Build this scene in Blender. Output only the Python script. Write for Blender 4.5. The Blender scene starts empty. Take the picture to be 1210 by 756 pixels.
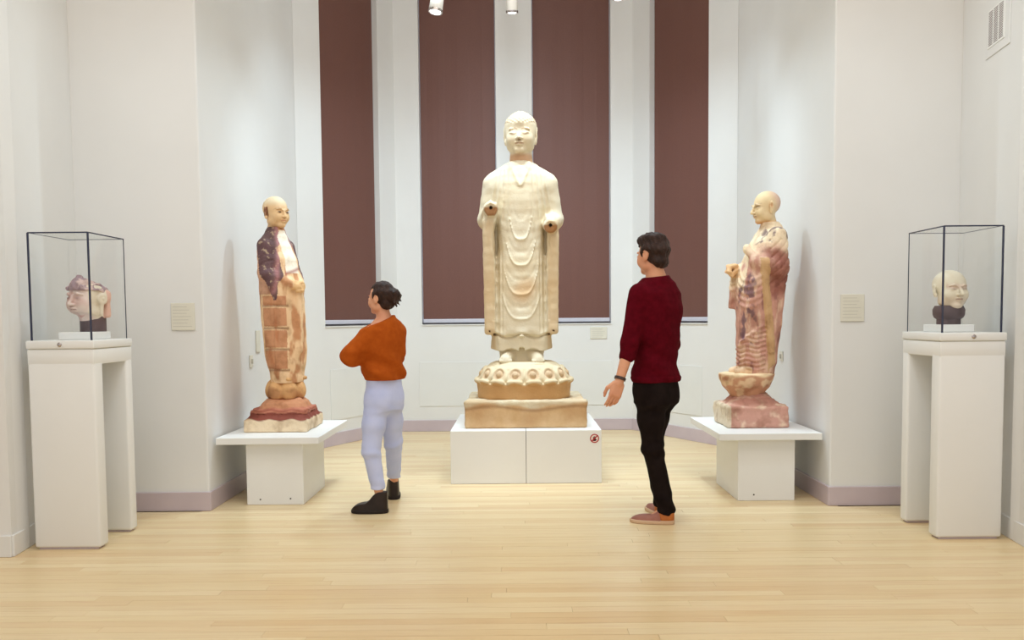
import bpy, bmesh, math, random
import numpy as np
from mathutils import Matrix, Vector

sc = bpy.context.scene
COL = sc.collection
random.seed(7)
PI = math.pi

# ------------------------------------------------------------------ camera, world, lights, exposure
PITCH = math.atan(.0576); ROLL = math.atan(.0085)
cam = bpy.data.cameras.new('camera'); cam.sensor_width = 36; cam.lens = 36 * 1000 / 1210
cam.shift_x = (605 - 612.5) / 1210; cam.shift_y = (432.6 - 378) / 1210
cam.clip_start = .05
cam_o = bpy.data.objects.new('camera', cam); COL.objects.link(cam_o)
cam_o.matrix_world = Matrix.Translation((0, 0, 1.35)) @ Matrix.Rotation(PI / 2 - PITCH, 4, 'X') @ Matrix.Rotation(-ROLL, 4, 'Z')
sc.camera = cam_o

sc.view_settings.view_transform = 'Standard'; sc.view_settings.look = 'None'
sc.view_settings.exposure = 0; sc.view_settings.gamma = 1; sc.view_settings.use_curve_mapping = False

world = bpy.data.worlds.new('world'); sc.world = world; world.use_nodes = True
bg = world.node_tree.nodes['Background']
bg.inputs[0].default_value = (.985, .985, 1.0, 1); bg.inputs[1].default_value = .88

def spot(name, loc, aim, watts, size=60, blend=.6, radius=.04, color=(1, .985, .95)):
    l = bpy.data.lights.new(name, 'SPOT'); l.energy = watts; l.spot_size = math.radians(size); l.spot_blend = blend
    l.shadow_soft_size = radius; l.color = color
    o = bpy.data.objects.new(name, l); COL.objects.link(o)
    o.location = loc; d = Vector(aim) - Vector(loc); o.rotation_euler = d.to_track_quat('-Z', 'Y').to_euler()
    return o
COOL = (.70, .88, 1.0); WARM = (.96, .98, 1.0)
# the three track heads in view
HEADS = [((-.645, 7.0, 3.80), (-1.85, 6.35, 1.2)), ((-.031, 8.2, 4.21), (.0, 9.9, 1.4)), ((.84, 7.0, 3.90), (1.85, 6.35, 1.2))]
spot('lamp_monk', HEADS[0][0], HEADS[0][1], 76, 110, 1, .03, COOL)
spot('lamp_centre', HEADS[1][0], HEADS[1][1], 75, 150, 1, .04, COOL)
spot('lamp_monk', HEADS[2][0], HEADS[2][1], 70, 110, 1, .03, COOL)
# same track's heads above the frame, nearer the camera; wash and side spots added
spot('lamp_statue', (-.7, 6.0, 4.9), (.05, 7.3, 1.7), 45, 60, 1, .05, WARM)
spot('lamp_statue', (.8, 6.0, 4.9), (.05, 7.3, 1.7), 45, 60, 1, .05, WARM)
spot('lamp_alcove', (-.6, 6.9, 4.95), (-1.2, 9.2, .0), 295, 95, 1, .06, COOL)
spot('lamp_alcove', (.65, 6.9, 4.95), (1.2, 9.2, .0), 295, 95, 1, .06, COOL)
spot('fill_wash', (.0, 6.7, 5.15), (0, 9.5, 3.2), 90, 165, 1, .1, WARM)  # unseen fill, added to lift the upper alcove walls
spot('fill_side', (.8, 6.0, 5.1), (-2.2, 6.9, 3.7), 50, 100, 1, .06, COOL)  # unseen fill pair, added to brighten the upper side walls
spot('fill_side', (-.75, 6.0, 5.1), (2.2, 6.9, 3.7), 50, 100, 1, .06, COOL)
spot('lamp_table', (-1.35, 6.9, 4.9), (-1.45, 6.55, 0), 100, 50, 1, .04, COOL)
spot('lamp_table', (1.35, 6.9, 4.9), (1.45, 6.55, 0), 100, 50, 1, .04, COOL)
spot('lamp_floor', (-.9, 5.6, 4.7), (-.5, 6.4, 0), 75, 75, 1, .05, COOL)
spot('lamp_floor', (.95, 5.6, 4.7), (.6, 6.4, 0), 75, 75, 1, .05, COOL)
spot('lamp_case', (-1.2, 4.5, 4.6), (-2.7, 5.2, 1.3), 85, 80, 1, .03, COOL)
spot('lamp_case', (1.25, 4.5, 4.6), (2.7, 5.2, 1.3), 85, 80, 1, .03, COOL)
al = bpy.data.lights.new('gallery_fill_light', 'AREA'); al.shape = 'RECTANGLE'; al.size = 5; al.size_y = 3.2; al.energy = 140; al.color = (1, .95, .88)
alo = bpy.data.objects.new('gallery_fill_light', al); COL.objects.link(alo); alo.location = (0, 2.6, 5.3)  # unseen area light added to brighten the foreground floor

# ------------------------------------------------------------------ materials
def lin(r, g, b):
    return tuple(((c / 255) / 12.92 if c / 255 <= .04045 else ((c / 255 + .055) / 1.055) ** 2.4) for c in (r, g, b))
def mat(name, c1, c2=None, scale=6, rough=.7, bump=0, bscale=60, attr=None, spec=.3, detail=4, c3=None, s3=2., metal=0, lo=.35, hi=.65):
    m = bpy.data.materials.new(name); m.use_nodes = True; nt = m.node_tree; N = nt.nodes; L = nt.links
    b = N['Principled BSDF']; b.inputs['Roughness'].default_value = rough; b.inputs['Specular IOR Level'].default_value = spec
    b.inputs['Metallic'].default_value = metal
    b.inputs['Base Color'].default_value = (*c1, 1)
    tc = N.new('ShaderNodeTexCoord'); out = None
    if c2:
        def layer(col_in, c, sc_, dt):
            n = N.new('ShaderNodeTexNoise'); n.inputs['Scale'].default_value = sc_; n.inputs['Detail'].default_value = dt
            L.new(tc.outputs['Object'], n.inputs['Vector'])
            mr = N.new('ShaderNodeMapRange'); mr.inputs[1].default_value = lo; mr.inputs[2].default_value = hi
            L.new(n.outputs['Fac'], mr.inputs[0])
            mx = N.new('ShaderNodeMix'); mx.data_type = 'RGBA'
            L.new(mr.outputs[0], mx.inputs[0])
            if col_in is None: mx.inputs[6].default_value = (*c1, 1)
            else: L.new(col_in, mx.inputs[6])
            mx.inputs[7].default_value = (*c, 1)
            return mx.outputs[2]
        out = layer(None, c2, scale, detail)
        if c3: out = layer(out, c3, s3, 6)
    if attr:
        at = N.new('ShaderNodeAttribute'); at.attribute_name = attr
        if out is None: out = at.outputs['Color']
        else:
            mm = N.new('ShaderNodeMix'); mm.data_type = 'RGBA'; mm.blend_type = 'MULTIPLY'; mm.inputs[0].default_value = 1
            L.new(at.outputs['Color'], mm.inputs[6]); L.new(out, mm.inputs[7]); out = mm.outputs[2]
    if out is not None: L.new(out, b.inputs['Base Color'])
    if bump:
        n = N.new('ShaderNodeTexNoise'); n.inputs['Scale'].default_value = bscale; n.inputs['Detail'].default_value = 5
        L.new(tc.outputs['Object'], n.inputs['Vector'])
        bp = N.new('ShaderNodeBump'); bp.inputs['Strength'].default_value = bump; bp.inputs['Distance'].default_value = .01
        L.new(n.outputs['Fac'], bp.inputs['Height']); L.new(bp.outputs[0], b.inputs['Normal'])
    return m

M = {}
M['wall'] = mat('wall_paint', (.80, .795, .78), (.775, .77, .755), 1.5, .75, .03, 180)
M['ceiling'] = mat('ceiling_paint', (.72, .68, .62), None)
M['plinth'] = mat('plinth_paint', (.86, .86, .84), (.845, .845, .825), 3, .45)
M['baseboard'] = mat('baseboard_paint', lin(202, 187, 192), lin(196, 181, 187), 4, .4)
M['trimline'] = mat('panel_paint', (.79, .79, .77), (.77, .77, .75), 3, .6)
M['blind'] = mat('blind_fabric', lin(115, 77, 68), lin(109, 73, 64), 90, .55, .05, 400, spec=.4)
M['bar'] = mat('blind_bar_aluminium', lin(214, 212, 222), None, rough=.35)
M['label'] = mat('label_card', lin(226, 222, 208), lin(224, 220, 205), 20, .6)
M['ink'] = mat('label_ink', lin(204, 200, 188), None, rough=.8)
M['plate'] = mat('switch_plate_plastic', lin(222, 216, 200), None, rough=.4)
M['white_metal'] = mat('lamp_white_metal', (.75, .72, .66), None, rough=.4)
M['dark_metal'] = mat('dark_metal', (.05, .045, .045), None, rough=.4)
M['chrome'] = mat('chrome', (.5, .45, .43), None, rough=.25, metal=1)
M['slot'] = mat('vent_slot', lin(120, 105, 105), None, rough=.8)
M['edge'] = mat('glass_edge', (.03, .035, .07), None, rough=.2, spec=.5)
M['sign_white'] = mat('sign_white', lin(240, 225, 215), None, rough=.5)
M['sign_red'] = mat('sign_red', lin(175, 35, 45), None, rough=.5)
M['sign_black'] = mat('sign_black', lin(60, 40, 40), None, rough=.5)

def emission(name, col, s):
    m = bpy.data.materials.new(name); m.use_nodes = True; N = m.node_tree.nodes
    N.remove(N['Principled BSDF']); e = N.new('ShaderNodeEmission'); e.inputs[0].default_value = (*col, 1); e.inputs[1].default_value = s
    m.node_tree.links.new(e.outputs[0], N['Material Output'].inputs[0]); return m
M['lens'] = emission('lamp_lens_glow', (.95, .97, 1), 9)

def glass(name, refl=.05, tint=(.996, .999, .998)):
    m = bpy.data.materials.new(name); m.use_nodes = True; nt = m.node_tree; N = nt.nodes; N.remove(N['Principled BSDF'])
    t = N.new('ShaderNodeBsdfTransparent'); t.inputs[0].default_value = (*tint, 1)
    g = N.new('ShaderNodeBsdfGlossy'); g.inputs['Roughness'].default_value = .02
    lw = N.new('ShaderNodeLayerWeight'); lw.inputs[0].default_value = .5
    pw = N.new('ShaderNodeMath'); pw.operation = 'POWER'; pw.inputs[1].default_value = 4; nt.links.new(lw.outputs['Facing'], pw.inputs[0])
    mr = N.new('ShaderNodeMapRange'); mr.inputs[3].default_value = refl * .25; mr.inputs[4].default_value = .18; nt.links.new(pw.outputs[0], mr.inputs[0])
    mx = N.new('ShaderNodeMixShader'); nt.links.new(mr.outputs[0], mx.inputs[0]); nt.links.new(t.outputs[0], mx.inputs[1]); nt.links.new(g.outputs[0], mx.inputs[2])
    nt.links.new(mx.outputs[0], N['Material Output'].inputs[0]); return m
M['glass'] = glass('case_glass')
M['window_glass'] = mat('window_daylight_tint', lin(70, 75, 120), None, rough=.1, spec=.5)  # opaque pane, the bluish daylight is put into its colour

def wood():
    m = bpy.data.materials.new('maple_floor'); m.use_nodes = True; nt = m.node_tree; N = nt.nodes; L = nt.links; b = N['Principled BSDF']
    oi = N.new('ShaderNodeObjectInfo'); ge = N.new('ShaderNodeNewGeometry')
    add = N.new('ShaderNodeMath'); add.operation = 'ADD'; L.new(oi.outputs['Random'], add.inputs[0]); L.new(ge.outputs['Random Per Island'], add.inputs[1])
    fr = N.new('ShaderNodeMath'); fr.operation = 'FRACT'; L.new(add.outputs[0], fr.inputs[0])
    cr = N.new('ShaderNodeValToRGB'); L.new(fr.outputs[0], cr.inputs[0])
    e = cr.color_ramp.elements; e[0].position = 0; e[0].color = (*lin(224, 194, 148), 1); e[1].position = 1; e[1].color = (*lin(234, 214, 172), 1)
    for p, c in ((.15, (229, 203, 157)), (.4, (232, 209, 164)), (.7, (237, 216, 174)), (.9, (227, 199, 154))):
        k = e.new(p); k.color = (*lin(*c), 1)
    # grain runs along the board (world X)
    mp = N.new('ShaderNodeMapping'); mp.inputs['Scale'].default_value = (2.0, 55, 1)
    cmb = N.new('ShaderNodeCombineXYZ'); ml = N.new('ShaderNodeMath'); ml.operation = 'MULTIPLY'; ml.inputs[1].default_value = 37
    L.new(fr.outputs[0], ml.inputs[0]); L.new(ml.outputs[0], cmb.inputs[0]); L.new(ml.outputs[0], cmb.inputs[1])
    va = N.new('ShaderNodeVectorMath'); va.operation = 'ADD'; L.new(ge.outputs['Position'], va.inputs[0]); L.new(cmb.outputs[0], va.inputs[1])
    L.new(va.outputs[0], mp.inputs[0])
    n = N.new('ShaderNodeTexNoise'); n.inputs['Scale'].default_value = 1.5; n.inputs['Detail'].default_value = 6; L.new(mp.outputs[0], n.inputs['Vector'])
    mr = N.new('ShaderNodeMapRange'); mr.inputs[1].default_value = .5; mr.inputs[2].default_value = .75; mr.inputs[3].default_value = 0; mr.inputs[4].default_value = .45
    L.new(n.outputs['Fac'], mr.inputs[0])
    mx = N.new('ShaderNodeMix'); mx.data_type = 'RGBA'; L.new(mr.outputs[0], mx.inputs[0]); L.new(cr.outputs[0], mx.inputs[6]); mx.inputs[7].default_value = (*lin(208, 164, 118), 1)
    L.new(mx.outputs[2], b.inputs['Base Color'])
    b.inputs['Roughness'].default_value = .33; b.inputs['Specular IOR Level'].default_value = .45
    return m
M['wood'] = wood()

# ------------------------------------------------------------------ object helpers
def tag(o, label=None, cat=None, group=None, kind=None):
    if label: o['label'] = label
    if cat: o['category'] = cat
    if group: o['group'] = group
    if kind: o['kind'] = kind
    return o
def empty(name, loc=(0, 0, 0), rz=0):
    o = bpy.data.objects.new(name, None); COL.objects.link(o); o.location = loc; o.rotation_euler = (0, 0, rz); o.empty_display_size = .1
    return o
def link(name, me, m, parent=None, loc=(0, 0, 0), rot=(0, 0, 0)):
    if m is not None and len(me.materials) == 0: me.materials.append(m)
    o = bpy.data.objects.new(name, me); COL.objects.link(o); o.location = loc; o.rotation_euler = rot
    if parent is not None: o.parent = parent
    return o

class MB:
    """collects simple solids into one mesh"""
    def __init__(s): s.bm = bmesh.new()
    def box(s, lo, hi, bev=0, seg=2, mtx=None):
        t = bmesh.new(); bmesh.ops.create_cube(t, size=1)
        for v in t.verts: v.co = Vector([(lo[i] + hi[i]) / 2 + v.co[i] * (hi[i] - lo[i]) for i in range(3)])
        if bev: bmesh.ops.bevel(t, geom=t.edges[:], offset=bev, segments=seg, affect='EDGES', profile=.5)
        return s._merge(t, mtx)
    def _merge(s, t, mtx=None):
        if mtx is not None: t.transform(mtx)
        me = bpy.data.meshes.new('tmp'); t.to_mesh(me); t.free(); s.bm.from_mesh(me); bpy.data.meshes.remove(me); return s
    def cyl(s, a, b, r, r2=None, n=24, cap=True):
        a, b = Vector(a), Vector(b); d = b - a; t = bmesh.new()
        bmesh.ops.create_cone(t, cap_ends=cap, segments=n, radius1=r, radius2=r if r2 is None else r2, depth=d.length)
        mtx = Matrix.Translation((a + b) / 2) @ d.to_track_quat('Z', 'Y').to_matrix().to_4x4()
        return s._merge(t, mtx)
    def lathe(s, prof, n=32, c=(0, 0, 0)):
        t = bmesh.new(); rings = []
        for r, z in prof:
            rings.append([t.verts.new((c[0] + r * math.cos(2 * PI * i / n), c[1] + r * math.sin(2 * PI * i / n), c[2] + z)) for i in range(n)])
        for A, B in zip(rings, rings[1:]):
            for i in range(n): t.faces.new((A[i], A[(i + 1) % n], B[(i + 1) % n], B[i]))
        t.faces.new(rings[0][::-1]); t.faces.new(rings[-1]); return s._merge(t)
    def mesh(s, name, smooth=False):
        me = bpy.data.meshes.new(name); s.bm.to_mesh(me); s.bm.free()
        if smooth:
            for p in me.polygons: p.use_smooth = True
        return me
    def build(s, name, m, parent=None, loc=(0, 0, 0), rot=(0, 0, 0), smooth=False):
        me = s.mesh(name, smooth)
        o = link(name, me, m, parent, loc, rot)
        if smooth:
            try: me.set_sharp_from_angle(angle=math.radians(40))
            except Exception: pass
        return o

# ------------------------------------------------------------------ signed distance sculpting
def rotz(a):
    c, s = math.cos(a), math.sin(a); return np.array([[c, -s, 0], [s, c, 0], [0, 0, 1.]])
def rotx(a):
    c, s = math.cos(a), math.sin(a); return np.array([[1, 0, 0], [0, c, -s], [0, s, c]], float)
def roty(a):
    c, s = math.cos(a), math.sin(a); return np.array([[c, 0, s], [0, 1, 0], [-s, 0, c]], float)
class Frame:
    def __init__(s, c=(0, 0, 0), R=None): s.c = np.array(c, float); s.R = np.eye(3) if R is None else R
    def w(s, p): return s.c + s.R @ np.array(p, float)
    def loc(s, x, y, z):
        x = x - s.c[0]; y = y - s.c[1]; z = z - s.c[2]; R = s.R
        return (R[0, 0] * x + R[1, 0] * y + R[2, 0] * z, R[0, 1] * x + R[1, 1] * y + R[2, 1] * z, R[0, 2] * x + R[1, 2] * y + R[2, 2] * z)
ID = Frame()
class SDF:
    def __init__(s, lo, hi, h):
        s.h = h; s.lo = np.array(lo, float); n = [int(math.ceil((hi[i] - lo[i]) / h)) + 1 for i in range(3)]
        s.ax = [(lo[i] + h * np.arange(n[i])).astype(np.float32) for i in range(3)]
        s.D = np.full(n, 1.0, np.float32)
    def _go(s, fn, lo, hi, k, mode):
        sl = []
        for i in range(3):
            a = max(0, int((lo[i] - s.lo[i]) / s.h)); b = min(len(s.ax[i]), int(math.ceil((hi[i] - s.lo[i]) / s.h)) + 1)
            if a >= b: return s
            sl.append(slice(a, b))
        sl = tuple(sl)
        x = s.ax[0][sl[0]][:, None, None]; y = s.ax[1][sl[1]][None, :, None]; z = s.ax[2][sl[2]][None, None, :]
        d = fn(x, y, z); A = s.D[sl]
        if mode == 'u': s.D[sl] = SDF.smin(A, d, k)
        elif mode == 's': s.D[sl] = -SDF.smin(-A, d, k)
        elif mode == 'i': s.D[sl] = -SDF.smin(-A, -d, k)
        elif mode == 'd': s.D[sl] = A - d
        return s
    @staticmethod
    def smin(a, b, k):
        if k <= 0: return np.minimum(a, b)
        h = np.clip(.5 + .5 * (b - a) / k, 0, 1); return b + (a - b) * h - k * h * (1 - h)
    def ell(s, c, r, k=.02, mode='u', F=ID, R=None):
        if np.isscalar(r): r = (r, r, r)
        m = max(r) + k + 3 * s.h; W = F.w(c)
        F2 = Frame(W, F.R if R is None else F.R @ R)
        def fn(x, y, z):
            x, y, z = F2.loc(x, y, z)
            k0 = np.sqrt((x / r[0]) ** 2 + (y / r[1]) ** 2 + (z / r[2]) ** 2) + 1e-6
            k1 = np.sqrt((x / r[0] ** 2) ** 2 + (y / r[1] ** 2) ** 2 + (z / r[2] ** 2) ** 2) + 1e-6
            return k0 * (k0 - 1) / k1
        return s._go(fn, W - m, W + m, k, mode)
    def cone(s, a, b, ra, rb, k=.02, mode='u', F=ID):
        A = F.w(a); B = F.w(b); d = B - A; L2 = float(d @ d) + 1e-9; m = max(ra, rb) + k + 3 * s.h
        def fn(x, y, z):
            t = np.clip(((x - A[0]) * d[0] + (y - A[1]) * d[1] + (z - A[2]) * d[2]) / L2, 0, 1)
            return np.sqrt((x - A[0] - t * d[0]) ** 2 + (y - A[1] - t * d[1]) ** 2 + (z - A[2] - t * d[2]) ** 2) - (ra + (rb - ra) * t)
        return s._go(fn, np.minimum(A, B) - m, np.maximum(A, B) + m, k, mode)
    def chain(s, pts, rs, k=.01, mode='u', F=ID):
        for i in range(len(pts) - 1): s.cone(pts[i], pts[i + 1], rs[i], rs[i + 1], k, mode, F)
        return s
    def box(s, c, hs, rnd=.01, k=.01, mode='u', F=ID, R=None):
        m = float(np.linalg.norm(hs)) + k + 3 * s.h; W = F.w(c); F2 = Frame(W, F.R if R is None else F.R @ R)
        def fn(x, y, z):
            x, y, z = F2.loc(x, y, z)
            qx = np.abs(x) - hs[0] + rnd; qy = np.abs(y) - hs[1] + rnd; qz = np.abs(z) - hs[2] + rnd
            return np.sqrt(np.maximum(qx, 0) ** 2 + np.maximum(qy, 0) ** 2 + np.maximum(qz, 0) ** 2) + np.minimum(np.maximum(np.maximum(qx, qy), qz), 0) - rnd
        return s._go(fn, W - m, W + m, k, mode)
    def loft(s, rows, k=.02, mode='u', F=ID, n=2.4, inflate=0):
        """rows: (z, cx, cy, rx, ry), bottom first"""
        r = np.array(rows, float); zz = r[:, 0]; R = max(r[:, 3].max(), r[:, 4].max()) + max(abs(r[:, 1]).max(), abs(r[:, 2]).max()) + k + inflate + .03
        W0 = F.w((0, 0, zz[0])); W1 = F.w((0, 0, zz[-1]))
        def fn(x, y, z):
            x, y, z = F.loc(x, y, z)
            zf = np.interp(z.ravel() if z.size < 5000 else z, zz, np.arange(len(zz))).reshape(z.shape)
            i = np.clip(zf.astype(int), 0, len(zz) - 2); t = zf - i; t = t * t * (3 - 2 * t) * .5 + t * .5
            g = lambda c: r[i, c] + (r[i + 1, c] - r[i, c]) * t
            rx = g(3) + inflate; ry = g(4) + inflate
            q = (np.abs((x - g(1)) / rx) ** n + np.abs((y - g(2)) / ry) ** n) ** (1 / n)
            d = (q - 1) * np.minimum(rx, ry)
            e = np.maximum(zz[0] - z, z - zz[-1])
            return np.maximum(d, e).astype(np.float32)
        return s._go(fn, np.minimum(W0, W1) - (R, R, .04 + k), np.maximum(W0, W1) + (R, R, .04 + k), k, mode)
    def disp(s, fn, lo=None, hi=None):
        lo = s.lo if lo is None else lo; hi = [a[-1] for a in s.ax] if hi is None else hi
        return s._go(fn, lo, hi, 0, 'd')
    def cut(s, p, nrm, k=.004):
        """removes what lies on the side the normal points to"""
        nrm = np.array(nrm, float); nrm /= np.linalg.norm(nrm)
        hi = [a[-1] for a in s.ax]
        return s._go(lambda x, y, z: (x - p[0]) * nrm[0] + (y - p[1]) * nrm[1] + (z - p[2]) * nrm[2], s.lo, hi, k, 'i')
    def mesh(s, name, smooth=2, paint=None):
        D = s.D; D[0] = D[-1] = 1; D[:, 0] = D[:, -1] = 1; D[:, :, 0] = D[:, :, -1] = 1
        n = [a - 1 for a in D.shape]; neg = D < 0
        cs = [(i, j, k) for i in (0, 1) for j in (0, 1) for k in (0, 1)]
        cnt = np.zeros(n, np.uint8)
        for i, j, k in cs: cnt += neg[i:i + n[0], j:j + n[1], k:k + n[2]]
        act = (cnt > 0) & (cnt < 8); I, J, K = np.nonzero(act)
        idx = np.full(n, -1, np.int32); idx[I, J, K] = np.arange(len(I))
        C = np.stack([D[I + i, J + j, K + k] for i, j, k in cs], 1).astype(np.float64)
        P = np.array(cs, float); acc = np.zeros((len(I), 3)); num = np.zeros(len(I))
        for a in range(8):
            for b in range(a + 1, 8):
                if abs(P[a] - P[b]).sum() != 1: continue
                m = (C[:, a] < 0) != (C[:, b] < 0)
                t = np.where(m, C[:, a] / np.where(m, C[:, a] - C[:, b], 1), 0)
                acc += np.where(m[:, None], P[a] + t[:, None] * (P[b] - P[a]), 0); num += m
        V = (np.stack([I, J, K], 1) + acc / num[:, None]) * s.h + s.lo
        F = []
        for ax in range(3):
            o = [(1, 2), (2, 0), (0, 1)][ax]; sl0 = [slice(1, n[q]) for q in range(3)]; sl1 = list(sl0)
            sl0[ax] = slice(0, n[ax]); sl1[ax] = slice(1, n[ax] + 1)
            A = neg[tuple(sl0)]; B = neg[tuple(sl1)]; E = np.nonzero(A != B); inside = A[E]
            base = [e + 1 for e in E]; base[ax] = E[ax]
            def cell(da, db):
                q = [b.copy() for b in base]; q[o[0]] += da; q[o[1]] += db; return idx[q[0], q[1], q[2]]
            f = np.stack([cell(-1, -1), cell(0, -1), cell(0, 0), cell(-1, 0)], 1)
            f[~inside] = f[~inside][:, ::-1]; F.append(f)
        F = np.concatenate(F); F = F[(F >= 0).all(1)]
        if smooth:
            e = np.concatenate([F[:, [0, 1]], F[:, [1, 2]], F[:, [2, 3]], F[:, [3, 0]]]); nb = np.bincount(e[:, 0], minlength=len(V)) + np.bincount(e[:, 1], minlength=len(V))
            for _ in range(smooth):
                A = np.stack([np.bincount(e[:, 0], V[e[:, 1], q], len(V)) + np.bincount(e[:, 1], V[e[:, 0], q], len(V)) for q in range(3)], 1)
                V = V * .5 + .5 * A / np.maximum(nb, 1)[:, None]
        me = bpy.data.meshes.new(name); me.vertices.add(len(V)); me.vertices.foreach_set('co', V.astype(np.float32).ravel())
        me.loops.add(len(F) * 4); me.loops.foreach_set('vertex_index', F.astype(np.int32).ravel())
        me.polygons.add(len(F)); me.polygons.foreach_set('loop_start', np.arange(len(F), dtype=np.int32) * 4)
        me.polygons.foreach_set('use_smooth', np.ones(len(F), bool))
        me.update(calc_edges=True); me.validate()
        if paint is not None:
            c = np.ones((len(V), 4), np.float32); c[:, :3] = paint(V)
            at = me.color_attributes.new('paint', 'FLOAT_COLOR', 'POINT'); at.data.foreach_set('color', c.ravel())
        return me

def sstep(a, b, x):
    t = np.clip((x - a) / (b - a), 0, 1); return t * t * (3 - 2 * t)
def ridge(d, w): return np.exp(-(d / w) ** 2)

def sculpt_head(S, F, h, ears=1.0, eyes='open', round_=0., neck=(.19, .2, .55), nose=1.0, brow=1.0, lobe=1.0, earx=.36):
    """a head of height h (chin to crown) centred on the frame, facing local -Y"""
    p = lambda x, y, z: (x * h, y * h, z * h)
    w = 1 + round_
    S.ell(p(0, .07, .13), p(.345 * w, .41, .375), .02 * h, F=F)
    S.ell(p(0, -.09, -.13), p(.29 * w, .29, .355), .12 * h, F=F)
    S.ell(p(0, -.27, -.41), p(.12 * w, .10, .085), .09 * h, F=F)
    for s in (-1, 1):
        S.ell(p(s * .165 * w, -.25, -.15), p(.12, .105, .14), .08 * h, F=F)
        S.ell(p(s * .2 * w, -.02, -.3), p(.1, .16, .12), .1 * h, F=F)
        if eyes == 'closed':
            S.ell(p(s * .15, -.425, .03), p(.11, .06, .05), .06 * h, 's', F=F); S.ell(p(s * .15, -.305, -.012), p(.10, .065, .058), .03 * h, F=F)
        else:
            S.ell(p(s * .15, -.41, .0), p(.10, .065, .055), .05 * h, 's', F=F); S.ell(p(s * .15, -.315, -.012), p(.085, .055, .05), .015 * h, F=F)
        S.chain([p(s * .05, -.375, .055), p(s * .14, -.37, .105), p(s * .24, -.31, .08)], [.022 * h * brow] * 3, .04 * h, F=F)
        if eyes == 'closed':
            S.chain([p(s * .07, -.372, -.02), p(s * .15, -.382, -.038), p(s * .225, -.35, -.02)], [.010 * h] * 3, .006 * h, 's', F=F)
        else:
            S.chain([p(s * .075, -.372, .0), p(s * .15, -.385, .012), p(s * .225, -.345, -.004)], [.011 * h] * 3, .006 * h, 's', F=F)
        S.ell(p(s * .055 * nose, -.405, -.145), p(.035, .04, .032), .02 * h, F=F)
        S.ell(p(s * .03, -.44, -.172), p(.014, .02, .012), .008 * h, 's', F=F)
        if ears:
            Re = roty(s * .08) @ rotz(s * .35)
            S.ell(p(s * earx * w, .06, -.02 - .04 * (lobe - 1)), p(.035 * ears, .085, .15 * lobe), .015 * h, F=F, R=Re)
            S.ell(p(s * (earx + .035) * w, .03, .02), p(.02 * ears, .045, .07), .012 * h, 's', F=F, R=Re)
            S.ell(p(s * (earx - .01) * w, .015, -.13 - .11 * (lobe - 1)), p(.032, .045, .06 * lobe), .02 * h, F=F)
    S.cone(p(0, -.365, .06), p(0, -.455 * (.5 + .5 * nose), -.135), .026 * h, .046 * h * nose, .035 * h, F=F)
    S.chain([p(-.1, -.36, -.245), p(-.03, -.398, -.232), p(.03, -.398, -.232), p(.1, -.36, -.245)], [.012 * h, .024 * h, .024 * h, .012 * h], .02 * h, F=F)
    S.chain([p(-.08, -.355, -.285), p(0, -.385, -.292), p(.08, -.355, -.285)], [.016 * h, .03 * h, .016 * h], .02 * h, F=F)
    S.chain([p(-.115, -.365, -.258), p(0, -.42, -.264), p(.115, -.365, -.258)], [.010 * h] * 3, .008 * h, 's', F=F)
    S.ell(p(0, -.40, -.345), p(.07, .03, .02), .03 * h, 's', F=F)
    if neck: S.cone(p(0, .06, -.25), p(0, .10, -.25 - neck[2]), neck[0] * h, neck[1] * h, .06 * h, F=F)
    return S

# ------------------------------------------------------------------ the room
CEIL = 5.4
def wall_frame(p0, p1):
    d = Vector((p1[0] - p0[0], p1[1] - p0[1], 0)); L = d.length
    return Matrix.Translation((p0[0], p0[1], 0)) @ Matrix.Rotation(math.atan2(d.y, d.x), 4, 'Z'), L
def wall(name, p0, p1, openings=(), t=.3, z1=CEIL):
    mtx, L = wall_frame(p0, p1); mb = MB(); x = 0
    for (a, b, za, zb) in openings:
        mb.box((x, 0, 0), (a, t, z1)); mb.box((a, 0, 0), (b, t, za)); mb.box((a, 0, zb), (b, t, z1)); x = b
    mb.box((x, 0, 0), (L, t, z1))
    o = mb.build(name, M['wall']); o.matrix_world = mtx; tag(o, kind='structure'); return o, mtx, L
def baseboard(name, p0, p1, e0=0., e1=0., h=.135, t=.014):
    mtx, L = wall_frame(p0, p1); o = MB().box((-e0, -t, 0), (L + e1, .002, h), .003, 1).build(name, M['baseboard']); o.matrix_world = mtx
    return tag(o, kind='structure')

A0, A1, A2, A3 = (-2.2, 8.53), (-1.43, 10.06), (1.36, 10.06), (2.2, 8.53)
ZS, ZT = 1.275, 5.2
WL = [(.40, 1.40, ZS, ZT)]; WB = [(.292, 1.192, ZS, ZT), (1.615, 2.535, ZS, ZT)]; WR = [(.325, 1.315, ZS, ZT)]
wl, mL, LL = wall('wall_alcove_diagonal_left', A0, A1, WL)
wb, mB, LB = wall('wall_back', A1, A2, WB)
wr, mR, LR = wall('wall_alcove_diagonal_right', A2, A3, WR)
for side, s in (('left', -1), ('right', 1)):
    mb = MB(); mb.box((min(s * 2.2, s * 3.4), 5.94, 0), (max(s * 2.2, s * 3.4), 8.53, CEIL), .012, 2)
    tag(mb.build('wall_pier_' + side, M['wall']), kind='structure')
    p, q = ((-2.92, 4.80), (-3.08, 5.96)) if s < 0 else ((3.08, 5.96), (2.92, 4.83))
    wall('wall_' + side, p, q, t=.3)
    mb = MB(); mb.box((min(s * 2.93, s * 6), 4.80, 0), (max(s * 2.93, s * 6), 5.0, CEIL), .008, 2)
    tag(mb.build('wall_return_' + side, M['wall']), kind='structure')
    mb = MB(); mb.box((min(s * 6, s * 6.3), -2, 0), (max(s * 6, s * 6.3), 5.0, CEIL))
    tag(mb.build('wall_gallery_' + side, M['wall']), kind='structure')
baseboard('baseboard_alcove_left', (-2.2, 5.94), A0)
baseboard('baseboard_diagonal_left', A0, A1)
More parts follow.
